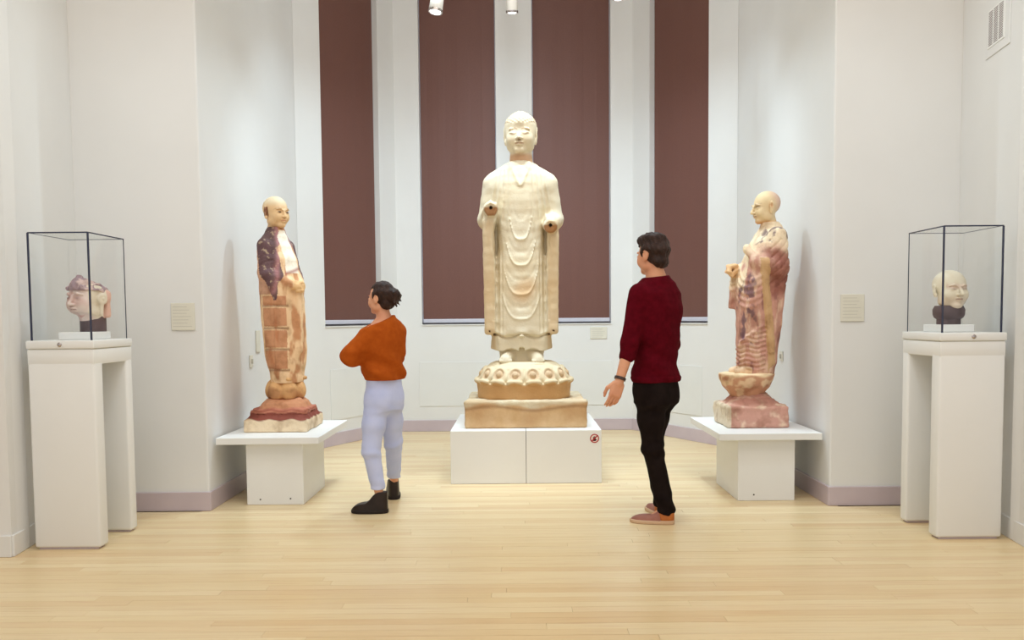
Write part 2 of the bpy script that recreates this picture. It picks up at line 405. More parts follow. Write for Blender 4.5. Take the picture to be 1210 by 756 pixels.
baseboard('baseboard_back', A1, A2)
baseboard('baseboard_diagonal_right', A2, A3)
baseboard('baseboard_alcove_right', A3, (2.2, 5.94))
baseboard('baseboard_pier_left', (-3.08, 5.94), (-2.2, 5.94), 0, .014)
baseboard('baseboard_pier_right', (2.2, 5.94), (3.08, 5.94), .014, 0)
for n, a, b in (('left', (-2.92, 4.80), (-3.08, 5.94)), ('right', (3.08, 5.94), (2.92, 4.80)), ('return_left', (-6, 4.80), (-2.92, 4.80)), ('return_right', (2.92, 4.80), (6, 4.80))):
    o = baseboard('baseboard_' + n, a, b, .0, .0, .125, .012); o.data.materials[0] = M['wall']
tag(MB().box((-6.3, -2, CEIL), (6.3, 11, CEIL + .2)).build('ceiling', M['ceiling']), kind='structure')

# floor: a slab with maple boards laid across it
floor = tag(MB().box((-6.3, -2, -.12), (6.3, 10.6, -.019)).build('floor', M['wood']), kind='structure')
me_b = MB().box((-.5, -.5, -.018), (.5, .5, 0)).mesh('floor_board'); me_b.materials.append(M['wood'])
BW = .07; rest = MB(); made = 0; y = -2.0; r = 0
rng = random.Random(3)
while y < 10.1:
    if y < 3.25: x0, x1 = -6.0, 6.0
    elif y < 4.8: x0, x1 = -.66 * y - .3, .66 * y + .3
    elif y < 5.9: x0, x1 = -3.15, 3.15
    elif y < 8.5: x0, x1 = -2.25, 2.25
    else: hw = 2.25 - (y - 8.5) * .53; x0, x1 = -hw, hw
    x = x0 - rng.random() * 1.2
    while x < x1:
        Lb = rng.uniform(1.3, 2.4); a, b = max(x, x0), min(x + Lb, x1); x += Lb
        if b - a < .02: continue
        z = rng.uniform(-.0006, 0)
        if y >= 3.25 and made < 300:
            o = bpy.data.objects.new('floor_board', me_b); COL.objects.link(o); o.parent = floor
            o.location = ((a + b) / 2, y + BW / 2, z); o.scale = (b - a - .0012, BW - .0012, 1); made += 1
        else:
            rest.box((a, y, -.018), (b - .0012, y + BW - .0012, z))
    if 3.25 <= y < 4.8:      # the strips beside the view
        rest.box((-6, y, -.018), (x0, y + BW - .0012, 0)); rest.box((x1, y, -.018), (6, y + BW - .0012, 0))
    y += BW; r += 1
tag(rest.build('floor_boards', M['wood'], floor), kind='stuff')

# windows behind the blinds, blinds, low access panels
wn = 0
def window(mtx, op):
    global wn; wn += 1; a, b, za, zb = op
    w = MB().box((a, .10, za), (b, .13, zb)).build('window_%d' % wn, M['window_glass']); w.matrix_world = mtx; tag(w, kind='structure')
    f = MB(); f.box((a, .085, za), (a + .03, .10, zb)); f.box((b - .03, .085, za), (b, .10, zb)); f.box((a, .085, za), (b, .10, za + .012)); f.build('window_frame', M['bar'], w)
    s = MB(); s.box((a - .005, -.012, za - .012), (b + .005, .085, za)); s.build('window_sill', M['wall'], w)
def blind(mtx, op, label):
    a, b, za, zb = op; a += .012; b -= .012
    e = empty('roller_blind'); e.matrix_world = mtx @ Matrix.Translation(((a + b) / 2, .062, za)); w = (b - a) / 2
    tag(e, label, 'blind', 'brown roller blinds in the alcove windows')
    nseg = 12; me = bpy.data.meshes.new('fabric'); v = []; f = []
    for i in range(nseg + 1):
        x = -w + 2 * w * i / nseg; yb = .002 * math.sin(i * 1.7)
        for (yy, zz) in ((yb, .062), (yb + .003, .062), (yb * .5 + .003, zb - za), (yb * .5, zb - za)): v.append((x, yy, zz))
    for i in range(nseg):
        for q in range(4): f.append((i * 4 + q, (i + 1) * 4 + q, (i + 1) * 4 + (q + 1) % 4, i * 4 + (q + 1) % 4))
    f.append((3, 2, 1, 0)); f.append((nseg * 4, nseg * 4 + 1, nseg * 4 + 2, nseg * 4 + 3)); me.from_pydata(v, [], [q[::-1] for q in f])
    link('fabric', me, M['blind'], e)
    MB().box((-w, -.012, .018), (w, .012, .064), .004, 2).build('bottom_bar', M['bar'], e)
for (mm, op, lb) in ((mL, WL[0], 'dark brown roller blind on the slanting wall left of the central statue'), (mB, WB[0], 'dark brown roller blind just left of the white strip behind the statue head'),
                     (mB, WB[1], 'dark brown roller blind just right of the white strip behind the statue head'), (mR, WR[0], 'dark brown roller blind on the slanting wall behind the man')):
    window(mm, op); blind(mm, op, lb)
def panel(name, mtx, a, b, za, zb, t=.006, m='trimline'):
    o = MB().box((a, -t, za), (b, .0, zb), .002, 1).build(name, M[m]); o.matrix_world = mtx; return tag(o, kind='structure')
panel('trim_1', mL, .46, 1.45, .27, .815); panel('trim_2', mB, .25, 2.55, .30, .83); panel('trim_3', mR, .34, 1.24, .28, .815)

# wall labels and plates
def plate(name, label, cat, loc, size, face, m, text=0, extra=None):
    """thin card on a wall; face is the rotation about Z that turns -Y to the wall's front"""
    w, h = size; e = empty(name, loc, face); tag(e, label, cat)
    MB().box((-w / 2, -.008, -h / 2), (w / 2, 0, h / 2), .002, 1).build('card' if text else 'cover', m, e)
    if text:
        t = MB(); n = 7; rg = random.Random(len(label))
        for i in range(n):
            z = h * (.36 - .72 * i / (n - 1)); t.box((-w * .42, -.0088, z - .002), (-w * .42 + w * rg.uniform(.5, .84), -.0079, z + .002))
        t.build('print', M['ink'], e)
    if extra: extra(e)
plate('wall_label', 'pale wall label card on the left pier beside the monk statue', 'label', (-2.344, 5.938, 1.376), (.165, .19), 0, M['label'], 1)
plate('wall_label', 'pale wall label card on the right pier beside the glass case', 'label', (2.341, 5.938, 1.398), (.165, .19), 0, M['label'], 1)
plate('wall_label', 'small pale card under the window sill right of the central statue', 'label', (.957, 10.058, 1.16), (.2, .14), 0, M['label'], 1)
def knob(e): MB().box((-.008, -.022, -.02), (.008, -.008, .02), .003, 1).build('toggle', M['ink'], e)
plate('light_switch', 'small switch plate on the alcove wall left of the monk', 'switch', (-2.198, 6.945, 1.01), (.075, .1), PI / 2, M['plate'], 0, knob)
plate('wall_plate', 'blank cream plate on the alcove wall behind the left monk', 'plate', (-2.198, 7.14, 1.17), (.11, .18), PI / 2, M['label'])
plate('light_switch', 'small switch plate on the alcove wall right of the right monk', 'switch', (2.198, 7.05, 1.01), (.075, .08), -PI / 2, M['plate'], 0, knob)
plate('wall_plate', 'blank cream plate high beside the right monk shoulder', 'plate', (2.198, 6.98, 1.72), (.11, .16), -PI / 2, M['label'])

# air vent panel on the right wall
mV, LV = wall_frame((3.08, 5.96), (2.92, 4.83))
ev = empty('air_vent'); ev.matrix_world = mV @ Matrix.Translation((.43, 0, 3.14)); tag(ev, 'white wall vent with three columns of slots, top right', 'vent')
MB().box((-.0, -.006, -.17), (.36, 0, .6), .003, 1).build('panel', M['wall'], ev)
MB().box((.04, -.010, -.115), (.29, -.005, .125), .002, 1).build('grille', M['plinth'], ev)
for c in range(3):
    sl = MB()
    for i in range(20): sl.box((.055 + c * .077, -.0108, -.1 + i * .0108), (.115 + c * .077, -.0095, -.0955 + i * .0108))
    tag(sl.build('slots', M['slot'], ev), kind='stuff')

# track heads in view
def track_head(loc, aim, label):
    e = empty('track_spotlight', loc); tag(e, label, 'spotlight', 'white track spotlights hanging above the statues')
    d = Vector((Vector(aim) - Vector(loc)).normalized()); d = (d * .35 + Vector((0, 0, -1)) * .65).normalized(); q = d.to_track_quat('-Z', 'Y')
    R = q.to_euler()
    b = MB(); b.lathe([(.045, .25), (.052, .24), (.054, .05), (.056, .0), (.050, -.012), (.046, -.012), (.044, .01)], 32); b.build('housing', M['white_metal'], e, rot=R, smooth=True)
    MB().lathe([(.058, .004), (.058, -.016), (.048, -.016), (.047, .0)], 32).build('rim', M['chrome'], e, rot=R, smooth=True)
    MB().lathe([(.040, -.004), (.040, -.010), (.02, -.014)], 24).build('lens', M['lens'], e, rot=R, smooth=True)
    up = q @ Vector((0, 0, .17))
    y = MB(); y.box((up.x - .066, up.y - .012, up.z - .02), (up.x - .056, up.y + .012, up.z + .2)); y.box((up.x + .056, up.y - .012, up.z - .02), (up.x + .066, up.y + .012, up.z + .2)); y.box((up.x - .066, up.y - .012, up.z + .19), (up.x + .066, up.y + .012, up.z + .2))
    y.build('yoke', M['white_metal'], e)
    MB().cyl((up.x, up.y, up.z + .2), (up.x, up.y, CEIL - loc[2]), .012, n=12).build('stem', M['white_metal'], e)
for (l, a), lb in zip(HEADS, ('white track spotlight glowing in front of the left centre blind', 'white track spotlight glowing in front of the white strip between blinds', 'white track spotlight cut by the frame top, right of the others')):
    track_head((l[0], l[1], l[2] + .035), a, lb)

# ------------------------------------------------------------------ plinths and tables
e = empty('display_plinth', (.057, 7.42, 0)); tag(e, 'low white square plinth carrying the tall central statue', 'plinth')
MB().box((-.614, -.6, 0), (-.0015, .6, .435), .004, 2).build('plinth_half', M['plinth'], e)
MB().box((.0015, -.6, 0), (.614, .6, .435), .004, 2).build('plinth_half', M['plinth'], e)
# no photography sign on the plinth front
e = empty('prohibition_sign', (.613, 6.8195, .366)); tag(e, 'small round red and white prohibition sticker on the low plinth', 'sign')
MB().cyl((0, 0, 0), (0, -.0015, 0), .037, n=32).build('disc', M['sign_white'], e)
rg_ = MB(); t = bmesh.new()
ring = [[t.verts.new((rr * math.cos(2 * PI * i / 40), yy, rr * math.sin(2 * PI * i / 40))) for i in range(40)] for rr, yy in ((.037, -.0015), (.037, -.0028), (.029, -.0028), (.029, -.0015))]
for k in range(4):
    for i in range(40): t.faces.new((ring[k][i], ring[k][(i + 1) % 40], ring[(k + 1) % 4][(i + 1) % 40], ring[(k + 1) % 4][i]))
rg_._merge(t); rg_.build('ring', M['sign_red'], e)
MB().box((-.033, -.0030, -.0045), (.033, -.0022, .0045), mtx=Matrix.Rotation(-PI / 4, 4, 'Y')).build('slash', M['sign_red'], e)
hnd = MB(); hnd.box((-.012, -.0022, -.022), (.010, -.0014, .004), .0003, 1)
for i, hh in enumerate((.012, .016, .017, .012)): hnd.box((-.012 + i * .0056, -.0022, .0), (-.0075 + i * .0056, -.0014, hh))
hnd.box((.006, -.0022, -.016), (.018, -.0014, -.008), mtx=None); hnd.build('hand_pictogram', M['sign_black'], e)

for s, lb, scr in ((-1, 'white side table with overhanging top under the left monk statue', ((-.11, .04), (.11, .045))), (1, 'white side table with overhanging top under the right monk statue', ((-.09, .045),))):
    e = empty('side_table', (s * 1.81 + (.0 if s > 0 else 0), 6.55, 0)); tag(e, lb, 'table')
    MB().box((-.37, -.51, .453), (.37, .52, .503), .004, 2).build('table_top', M['plinth'], e)
    xo = .03 if s < 0 else -.01
    MB().box((-.207 + xo, -.44, 0), (.207 + xo, .23, .453), .004, 2).build('support', M['plinth'], e)
    for (a, b) in scr: MB().cyl((a + xo, -.4385, b), (a + xo, -.4415, b), .006, n=12).build('screw', M['dark_metal'], e)

def display_case(s, loc, lb1, lb2):
    """tall white plinth with an open middle and, on it, a glass hood"""
    e = empty('case_plinth', loc, math.radians(-s * 0)); tag(e, lb1, 'plinth', 'tall white plinths by the side walls')
    w, d = .195, .245
    MB().box((-w, -d, .012), (w, -d + .105, 1.115), .014, 3).build('front_panel', M['plinth'], e, smooth=True)
    MB().box((-w, d - .085, .012), (w, d, 1.115), .014, 3).build('rear_panel', M['plinth'], e, smooth=True)
    MB().box((-w, -d, 1.115 - .02), (w, d, 1.186), .008, 2).build('bridge', M['plinth'], e, smooth=True)
    MB().box((-w + .02, -d + .015, 0), (w - .02, -d + .09, .014)).build('foot', M['baseboard'], e)
    MB().box((-w + .02, d - .07, 0), (w - .02, d - .015, .014)).build('foot', M['baseboard'], e)
    MB().box((-w + .006, -d + .006, 1.184), (w - .006, d - .006, 1.192)).build('shadow_gap', M['ink'], e)
    MB().box((-w - .004, -d - .004, 1.190), (w + .004, d + .004, 1.238), .007, 2).build('cap', M['plinth'], e, smooth=True)
    lk = MB().lathe([(.013, 0), (.013, .004), (.009, .007), (.004, .008)], 20); lk.build('lock', M['chrome'], e, loc=(s * -.0, -d - .004, 1.214), rot=(PI / 2, 0, 0), smooth=True)
    g = empty('glass_case', (loc[0], loc[1], 1.238)); tag(g, lb2, 'glass case', 'glass hoods on the tall plinths')
    a, b, h, t = .175, .223, .622, .006
    rb = MB().box((-.10, -.10, .0005), (.10, .14, .0465), .004, 1).build('riser_block', M['plinth'], None, loc=(loc[0] - s * .015, loc[1], 1.238)); tag(rb, 'low white riser block under the %s head' % ('hair-banded' if s < 0 else 'bald'), 'block')
    for nm, lo, hi in (('pane', (-a, -b, 0), (a, -b + t, h)), ('pane', (-a, b - t, 0), (a, b, h)), ('pane', (-a, -b + t, 0), (-a + t, b - t, h)), ('pane', (a - t, -b + t, 0), (a, b - t, h)), ('pane', (-a, -b, h), (a, b, h + t))):
        MB().box(lo, hi).build(nm, M['glass'], g)
    for sx in (-1, 1):
        for sy in (-1, 1):
            q = .0045 if sy < 0 else .0022
            if sx * s > 0 and sy > 0: continue
            MB().box((sx * a - q, sy * b - q, 0), (sx * a + q, sy * b + q, h + t)).build('edge', M['edge'], g)
    for sy in (-1, 1):
        q = .004 if sy < 0 else .002; MB().box((-a, sy * b - q, h - q + t), (a, sy * b + q, h + q + t)).build('edge', M['edge'], g)
    for sx in (-1, 1):
        q = .0035 if sx * s < 0 else .0018; MB().box((sx * a - q, -b, h - q + t), (sx * a + q, b, h + q + t)).build('edge', M['edge'], g)
display_case(-1, (-2.675, 5.185, 0), 'tall white open-sided plinth against the left wall', 'clear glass case over the head with a hair band')
display_case(1, (2.69, 5.245, 0), 'tall white open-sided plinth against the right wall', 'clear glass case over the bald carved head')

# ------------------------------------------------------------------ stone materials
M['limestone'] = mat('pale_limestone', (1, 1, 1), (.93, .88, .80), 5, .8, .25, 70, attr='paint', c3=(.92, .84, .72), s3=1.7, lo=.45, hi=.75)
M['brown_stone'] = mat('brown_stone', (1, 1, 1), (.86, .77, .66), 9, .85, .5, 45, attr='paint', c3=(.76, .64, .54), s3=3.5, lo=.42, hi=.72)
M['painted_wood'] = mat('worn_painted_stone', (1.2, 1.22, 1.3), (1.0, .96, .96), 14, .75, .4, 60, attr='paint', c3=(.74, .66, .62), s3=7, lo=.5, hi=.75)
M['pale_head'] = mat('pale_carved_stone', (1.08, 1.13, 1.24), (1.02, 1.02, 1.06), 12, .6, .12, 90, attr='paint')
M['mount'] = mat('head_mount', lin(98, 84, 88), lin(88, 75, 79), 20, .6)

def paint_const(c): return lambda V: np.tile(np.array(c), (len(V), 1))
def mixc(a, b, t): return a + (b - a) * t[:, None]

def vnoise(x, y, z, f, seed=0):
    """cheap smooth pseudo-noise in -1..1"""
    return (np.sin(x * f * 1.0 + seed + 1.7 * np.sin(z * f * .7 + seed)) * np.sin(y * f * 1.1 + 2.1 * seed + 1.3 * np.sin(x * f * .9)) + np.sin(z * f * 1.3 + .7 * seed + 1.5 * np.sin(y * f * .8 + seed))) * .5

def fbm(x, y, z, f, seed=0, octv=3):
    """lattice value noise, about -1..1"""
    out = 0; amp = .62
    for o in range(octv):
        X, Y, Z = x * f + 11.3 * seed + 5.1 * o, y * f + 3.7 * seed, z * f + 7.9 * seed; ix, iy, iz = np.floor(X), np.floor(Y), np.floor(Z); fx, fy, fz = X - ix, Y - iy, Z - iz
        fx, fy, fz = [q * q * (3 - 2 * q) for q in (fx, fy, fz)]; acc = 0
        for a in (0, 1):
            for b in (0, 1):
                for c in (0, 1):
                    hsh = np.sin((ix + a) * 127.1 + (iy + b) * 311.7 + (iz + c) * 74.7) * 43758.5453; hsh = hsh - np.floor(hsh)
                    acc = acc + hsh * (fx if a else 1 - fx) * (fy if b else 1 - fy) * (fz if c else 1 - fz)
        out = out + amp * (acc * 2 - 1) * 1.5; amp *= .5; f *= 2.1
    return out

# ------------------------------------------------------------------ central standing statue
st = empty('standing_statue', (.06, 7.43, .435)); tag(st, 'tall pale stone robed figure with closed eyes standing on a lotus', 'statue')
# block
S = SDF((-.56, -.52, -.02), (.56, .52, .27), .011)
S.box((0, 0, .112), (.51, .475, .112), .02, 0)
S.disp(lambda x, y, z: .006 * vnoise(x, y, z, 16, 1) + .004 * vnoise(x, y, z, 37, 2) + .006 * vnoise(x, y, z, 9, 5) * (z > .15))
S.cut((0, 0, 0.0), (0, 0, -1), .001)
def pblock(V):
    c = np.tile(np.array(lin(216, 182, 138)), (len(V), 1)); t = sstep(.17, .205, V[:, 2] + .018 * np.sin(V[:, 0] * 9 + 1) + .01 * np.sin(V[:, 0] * 23))
    c = mixc(c, np.array(lin(226, 214, 186)), t)
    return mixc(c, np.array(lin(140, 98, 62)), .5 * (ridge(V[:, 2] - .165 + .018 * np.sin(V[:, 0] * 9 + 1), .012)))
link('base_block', S.mesh('base_block', 1, pblock), M['brown_stone'], st)
# lotus pedestal
S = SDF((-.5, -.5, .2), (.5, .5, .60), .0075)
CX = -.012
S.loft([(.215, CX, 0, .400, .385), (.235, CX, 0, .405, .39), (.355, CX, 0, .410, .395)], 0, n=2)
S.loft([(.35, CX, 0, .395, .38), (.42, CX, 0, .375, .36), (.48, CX, 0, .34, .33), (.52, CX, 0, .29, .28), (.535, CX, 0, .25, .24)], .01, n=2)
NP = 16; PF = []
for i in range(NP):
    a = 2 * PI * (i + .5) / NP - PI / 2
    F = Frame((CX + .368 * math.cos(a), .353 * math.sin(a), .415), rotz(a + PI / 2) @ rotx(-.42)); PF.append(F)
    S.ell((0, 0, 0), (.078, .036, .088), .004, F=F)
    S.ell((0, -.046, .014), (.056, .042, .058), .004, 's', F=F)
    S.ell((0, -.012, .014), (.030, .026, .030), .003, F=F)
    S.ell((0, -.018, -.058), (.07, .036, .024), .008, F=F)
S.disp(lambda x, y, z: .003 * vnoise(x, y, z, 40, 3) + .003 * vnoise(x, y, z, 15, 1))
S.ell((-.2 + CX, -.27, .53), (.085, .02, .012), .004, 's', R=rotz(-.1)); S.ell((.17 + CX, -.25, .52), (.12, .03, .018), .004, 's', R=rotz(.35))
def plotus(V):
    rr = np.hypot(V[:, 0] - CX, V[:, 1]); top = sstep(.352, .368, V[:, 2] + .012 * np.cos(np.arctan2(V[:, 1], V[:, 0] - CX) * NP))
    return mixc(np.tile(np.array(lin(206, 164, 114)), (len(V), 1)), np.array(lin(224, 208, 176)), top)
def plotus2(V):
    c = plotus(V)
    for F in PF:
        x, y, z = F.loc(*V.T); q = np.sqrt((x / .055) ** 2 + ((z - .012) / .056) ** 2); c = mixc(c, np.array(lin(190, 136, 92)), .35 * sstep(1.05, .85, q) * (np.abs(y) < .05) * (V[:, 2] > .37))
    return c
link('lotus_pedestal', S.mesh('lotus_pedestal', 1, plotus2), M['limestone'], st)
# figure
CB = -.03; h = .0075
S = SDF((-.46, -.44, .50), (.42, .30, 2.36), h)
F = Frame((CB, .02, 0))
S.loft([(.76, 0, 0, .255, .195), (1.0, 0, 0, .245, .185), (1.3, 0, 0, .225, .17), (1.55, 0, 0, .200, .158), (1.75, 0, 0, .205, .16), (1.95, 0, 0, .235, .165), (2.06, 0, .01, .265, .16), (2.13, 0, .015, .262, .145), (2.19, 0, .02, .225, .125), (2.235, 0, .025, .155, .105), (2.27, 0, .03, .09, .09)], 0, n=2.2, F=F)
S.loft([(.635, 0, .02, .285, .175), (.70, 0, .02, .282, .18), (.80, 0, .02, .27, .18)], .02, n=2.6, F=F)
for s, zf in ((-1, 1.835), (1, 1.685)):
    S.cone((s * .228, .02, 2.065), (s * .285, .045, 1.77), .10, .088, .05, F=F)
    S.cone((s * .285, .04, 1.765), (s * .25, -.27, zf), .085, .055, .03, F=F)
    S.box((s * .272, -.06, 1.26), (.048, .165, .50), .03, .03, F=F, R=roty(s * .008))
    S.box((s * .268, -.185, 1.28), (.030, .03, .49), .02, .02, F=F)
    S.cone((s * .262, -.2, zf - .1), (s * .268, -.19, 1.2), .05, .03, .03, F=F)
    # sleeve lip and broken wrist with dowel hole
    S.ell((s * .25, -.27, zf - .005), (.062, .06, .058), .02, F=F)
    S.ell((s * .25, -.345, zf - .03), (.075, .045, .075), .006, 's', F=F)
    S.cone((s * .248, -.36, zf), (s * .25, -.2, zf), .013, .013, .002, 's', F=F)
    # hollow between sleeve and body
    S.ell((s * .215, -.19, 1.57), (.022, .09, .16), .02, 's', F=F)
    S.cone((s * .222, -.24, 1.5), (s * .232, -.22, .9), .014, .010, .01, 's', F=F)
    # leg and foot
    S.cone((s * .115, -.01, .66), (s * .115, -.03, .56), .085, .075, .02, F=F)
    S.cone((s * .125, -.06, .575), (s * .14, -.19, .548), .052, .05, .03, F=F)
    for q in range(5):
        S.cone((s * .14 + (q - 2) * .021, -.19, .55), (s * .14 + (q - 2) * .023, -.235 + abs(q - 1.5) * .008, .543), .016, .013, .006, F=F)
def folds(x, y, z):
    x = x - CB; ax = np.abs(x); front = sstep(.02, -.10, y); d = 0
    for z0, hw in ((1.58, .085), (1.36, .11), (1.11, .125), (.90, .14)):   # looped cords on the robe front
        zz = z0 + .26 * (ax / hw) ** 3.2 * .5
        d = d + .011 * ridge(z - zz, .013) * front * sstep(hw * 1.22, hw * 1.1, ax) * (z < z0 + .3)
    for z0, hw in ((1.75, .06), (1.47, .10), (1.235, .12), (1.0, .135)):
        zz = z0 + .2 * (ax / hw) ** 2.6 * .5
        d = d - .0035 * ridge(z - zz, .02) * front * sstep(hw * 1.2, hw, ax) * (z < z0 + .25)
    # collar edges running down from the neck and folds fanning over the chest
    for k_, o in enumerate((.0, .035, .07, .105)):
        xe = .085 + o + (2.2 - z) * (.05 + .05 * k_)
        d = d + .010 * ridge(ax - xe, .009) * front * sstep(1.62, 1.75, z) * sstep(2.24, 2.15, z)
    xv = (z - 2.02) * .42
    d = d + .012 * ridge(ax - xv, .014) * front * (z > 2.03) * (z < 2.26)
    # long side folds
    d = d + .004 * np.cos(ax * 210) * front * sstep(.12, .17, ax) * sstep(.22, .20, ax) * sstep(1.6, 1.4, z) * (z > .76)
    # hem waves
    d = d + .010 * np.cos(x * 34) * sstep(.82, .76, z) * (z < .83) * (z > .62)
    return d + .002 * vnoise(x, y, z, 30, 4) + .0015 * vnoise(x, y, z, 60, 2)
S.disp(folds)
S.disp(lambda x, y, z: -.02 * ridge(z - (.755 + .018 * np.cos((x - CB) * 26)), .010) * (y < .0) * (np.abs(x - CB) < .25), (-.46, -.44, .68), (.42, .3, .85))
S._go(lambda x, y, z: (.645 + .012 * np.cos((x - CB) * 40)) - z + .0 * y - np.where((np.abs(np.abs(x - CB) - .125) < .105) & (y > -.30), .2, 0), (-.46, -.44, .5), (.42, .3, .72), .004, 'i')
S.box((0, .0, .60), (.12, .07, .08), .02, .01, F=F)
for s in (-1, 1): S.box((s * .235, .06, 1.3), (.03, .05, .45), .01, .01, F=F)
def pfig(V):
    x = V[:, 0] - CB; ax = np.abs(x); z = V[:, 2]
    c = np.tile(np.array(lin(228, 218, 194)), (len(V), 1))
    sl = sstep(.215, .235, ax) * sstep(1.78, 1.7, z)                     # sleeves keep more of the brown ground
    c = mixc(c, np.array(lin(208, 176, 130)), .6 * sl)
    c = mixc(c, np.array(lin(204, 158, 100)), .6 * sstep(.4, .9, vnoise(V[:, 0], V[:, 1], V[:, 2], 7, 3)) * sstep(2.0, 1.9, z))
    for s, zf in ((-1, 1.835), (1, 1.685)):
        d = np.sqrt((x - s * .25) ** 2 + (V[:, 1] + .30) ** 2 + (z - zf + .02) ** 2); c = mixc(c, np.array(lin(160, 108, 60)), .9 * sstep(.075, .05, d) * sstep(zf + .012, zf - .005, z))
        d = np.hypot(x - s * .249, z - zf); c = mixc(c, np.array(lin(50, 30, 20)), (d < .014) * (V[:, 1] < -.2) * 1.)
        d = np.hypot(x - s * .272, z - .80); c = mixc(c, np.array(lin(70, 40, 25)), (d < .009) * (V[:, 1] < 0) * 1.)
    return c
link('robed_figure', S.mesh('robed_figure', 1, pfig), M['limestone'], st)
# head
S = SDF((-.21, -.22, 2.16), (.19, .23, 2.72), .0045)
F = Frame((CB + .005, .02, 2.50), rotz(-.10) @ rotx(.06)); hh = .345
sculpt_head(S, F, hh, ears=1, eyes='closed', round_=.2, neck=(.26, .30, .5), lobe=1.5, earx=.325, nose=1.0, brow=.9)
S.ell((0, .06 * hh, .22 * hh), (.40 * hh, .42 * hh, .31 * hh), .008, F=F)     # cap of hair
S.ell((0, .05 * hh, .44 * hh), (.19 * hh, .2 * hh, .12 * hh), .03, F=F)       # crown bump
def curls(x, y, z):
    X, Y, Z = F.loc(x, y, z); X = X / hh; Y = Y / hh; Z = Z / hh
    m = sstep(.235, .25, Z + .28 * np.maximum(Y, 0) * 1.6) * 1.
    return .0035 * m * (np.cos(X * 62) * np.cos(Z * 62 + Y * 30))
S.ell((0, -.40 * hh, .09 * hh), (.30 * hh, .12 * hh, .17 * hh), .012, 's', F=Frame(F.w((0, -.055 * hh, .02 * hh)), F.R))
S.disp(curls)
def pbud(V):
    X, Y, Z = [q / hh for q in F.loc(V[:, 0], V[:, 1], V[:, 2])]
    c = np.tile(np.array(lin(226, 214, 188)), (len(V), 1))
    c = mixc(c, np.array(lin(214, 196, 168)), sstep(.24, .26, Z + .3 * np.maximum(Y, 0)))
    c = mixc(c, np.array(lin(150, 104, 62)), .7 * ridge(np.hypot(X / .9, Z + .175), .035) * (Y < -.3))  # shading under the nose, put into the colour
    c = mixc(c, np.array(lin(140, 100, 68)), .75 * ridge(Z + .036 - (np.abs(X) - .15) ** 2 * 2.5, .013) * (Y < -.25) * (np.abs(X) > .06) * (np.abs(X) < .24))
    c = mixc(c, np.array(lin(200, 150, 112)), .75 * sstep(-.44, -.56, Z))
    c = mixc(c, np.array(lin(172, 110, 84)), .5 * ridge(Z + .262, .022) * (np.abs(X) < .11) * (Y < -.3))
    c = mixc(c, np.array(lin(175, 130, 85)), .6 * ridge(Z - .112 + (np.abs(np.abs(X) - .145)) ** 2 * 4, .018) * (Y < -.25) * (np.abs(X) > .04) * (np.abs(X) < .25))
    return c
S.ell((0, .1 * hh, -.95 * hh), (.3 * hh, .3 * hh, .12 * hh), 0, 's', F=F)
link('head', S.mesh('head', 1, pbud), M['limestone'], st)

# ------------------------------------------------------------------ left monk statue
C = lambda *a: np.array(lin(*a))
ml = empty('monk_statue', (-1.83, 6.58, .503)); tag(ml, 'painted standing monk statue with clasped hands and dark sleeve, left side table', 'statue')
S = SDF((-.29, -.32, -.02), (.29, .32, .27), .008)
S.box((0, 0, .05), (.238, .262, .05), .012, 0)
S.loft([(.09, 0, 0, .236, .26), (.135, 0, 0, .212, .235)], .004, n=7)
S.loft([(.13, .0, 0, .222, .24), (.165, .0, 0, .212, .23)], .004, n=7)
S.loft([(.16, .01, 0, .185, .20), (.205, .012, 0, .165, .18), (.235, .015, 0, .13, .14)], .012, n=3.5)
S.disp(lambda x, y, z: .006 * vnoise(x, y, z, 22, 1) + .004 * vnoise(x, y, z, 51, 4))
S.cut((0, 0, 0), (0, 0, -1), .001)
def p_base(V):
    z = V[:, 2] + .006 * np.sin(V[:, 0] * 40) + .004 * np.sin(V[:, 1] * 61)
    c = mixc(np.tile(C(222, 200, 164), (len(V), 1)), C(128, 66, 52), sstep(.088, .097, z))
    c = mixc(c, C(176, 112, 86), sstep(.136, .142, z)); c = mixc(c, C(140, 70, 52), .8 * ridge(z - .158, .008)); c = mixc(c, C(186, 130, 92), sstep(.17, .19, z))
    return mixc(c, C(220, 186, 130), .9 * sstep(.25, .8, vnoise(V[:, 0], V[:, 1], V[:, 2], 13, 2)) * sstep(.17, .2, z))
link('rock_base', S.mesh('rock_base', 1, p_base), M['painted_wood'], ml)
RL = math.radians(62)
S = SDF((-.22, -.22, .19), (.22, .22, .48), .007)
FB = Frame((.015, 0, 0))
for i in range(6):
    a = 2 * PI * i / 6 + RL - PI / 2 + .5
    S.ell((.095 * math.cos(a), .095 * math.sin(a), .30), (.062, .066, .085), .004, F=FB, R=rotz(a))
S.loft([(.21, 0, 0, .085, .085), (.40, 0, 0, .10, .10)], .02, F=FB, n=2)
S.box((.0, -.08, .395), (.11, .05, .014), .01, .008, F=Frame((.015, 0, 0), rotz(RL)), R=rotx(.12))
S.disp(lambda x, y, z: .003 * vnoise(x, y, z, 33, 2))
link('lotus_seat', S.mesh('lotus_seat', 1, lambda V: mixc(np.tile(C(206, 160, 106), (len(V), 1)), C(150, 92, 60), sstep(.25, .225, V[:, 2]) + .5 * sstep(.2, .7, vnoise(V[:, 0], V[:, 1], V[:, 2], 22, 1)))), M['painted_wood'], ml)
S = SDF((-.27, -.28, .33), (.27, .24, 1.58), .0065)
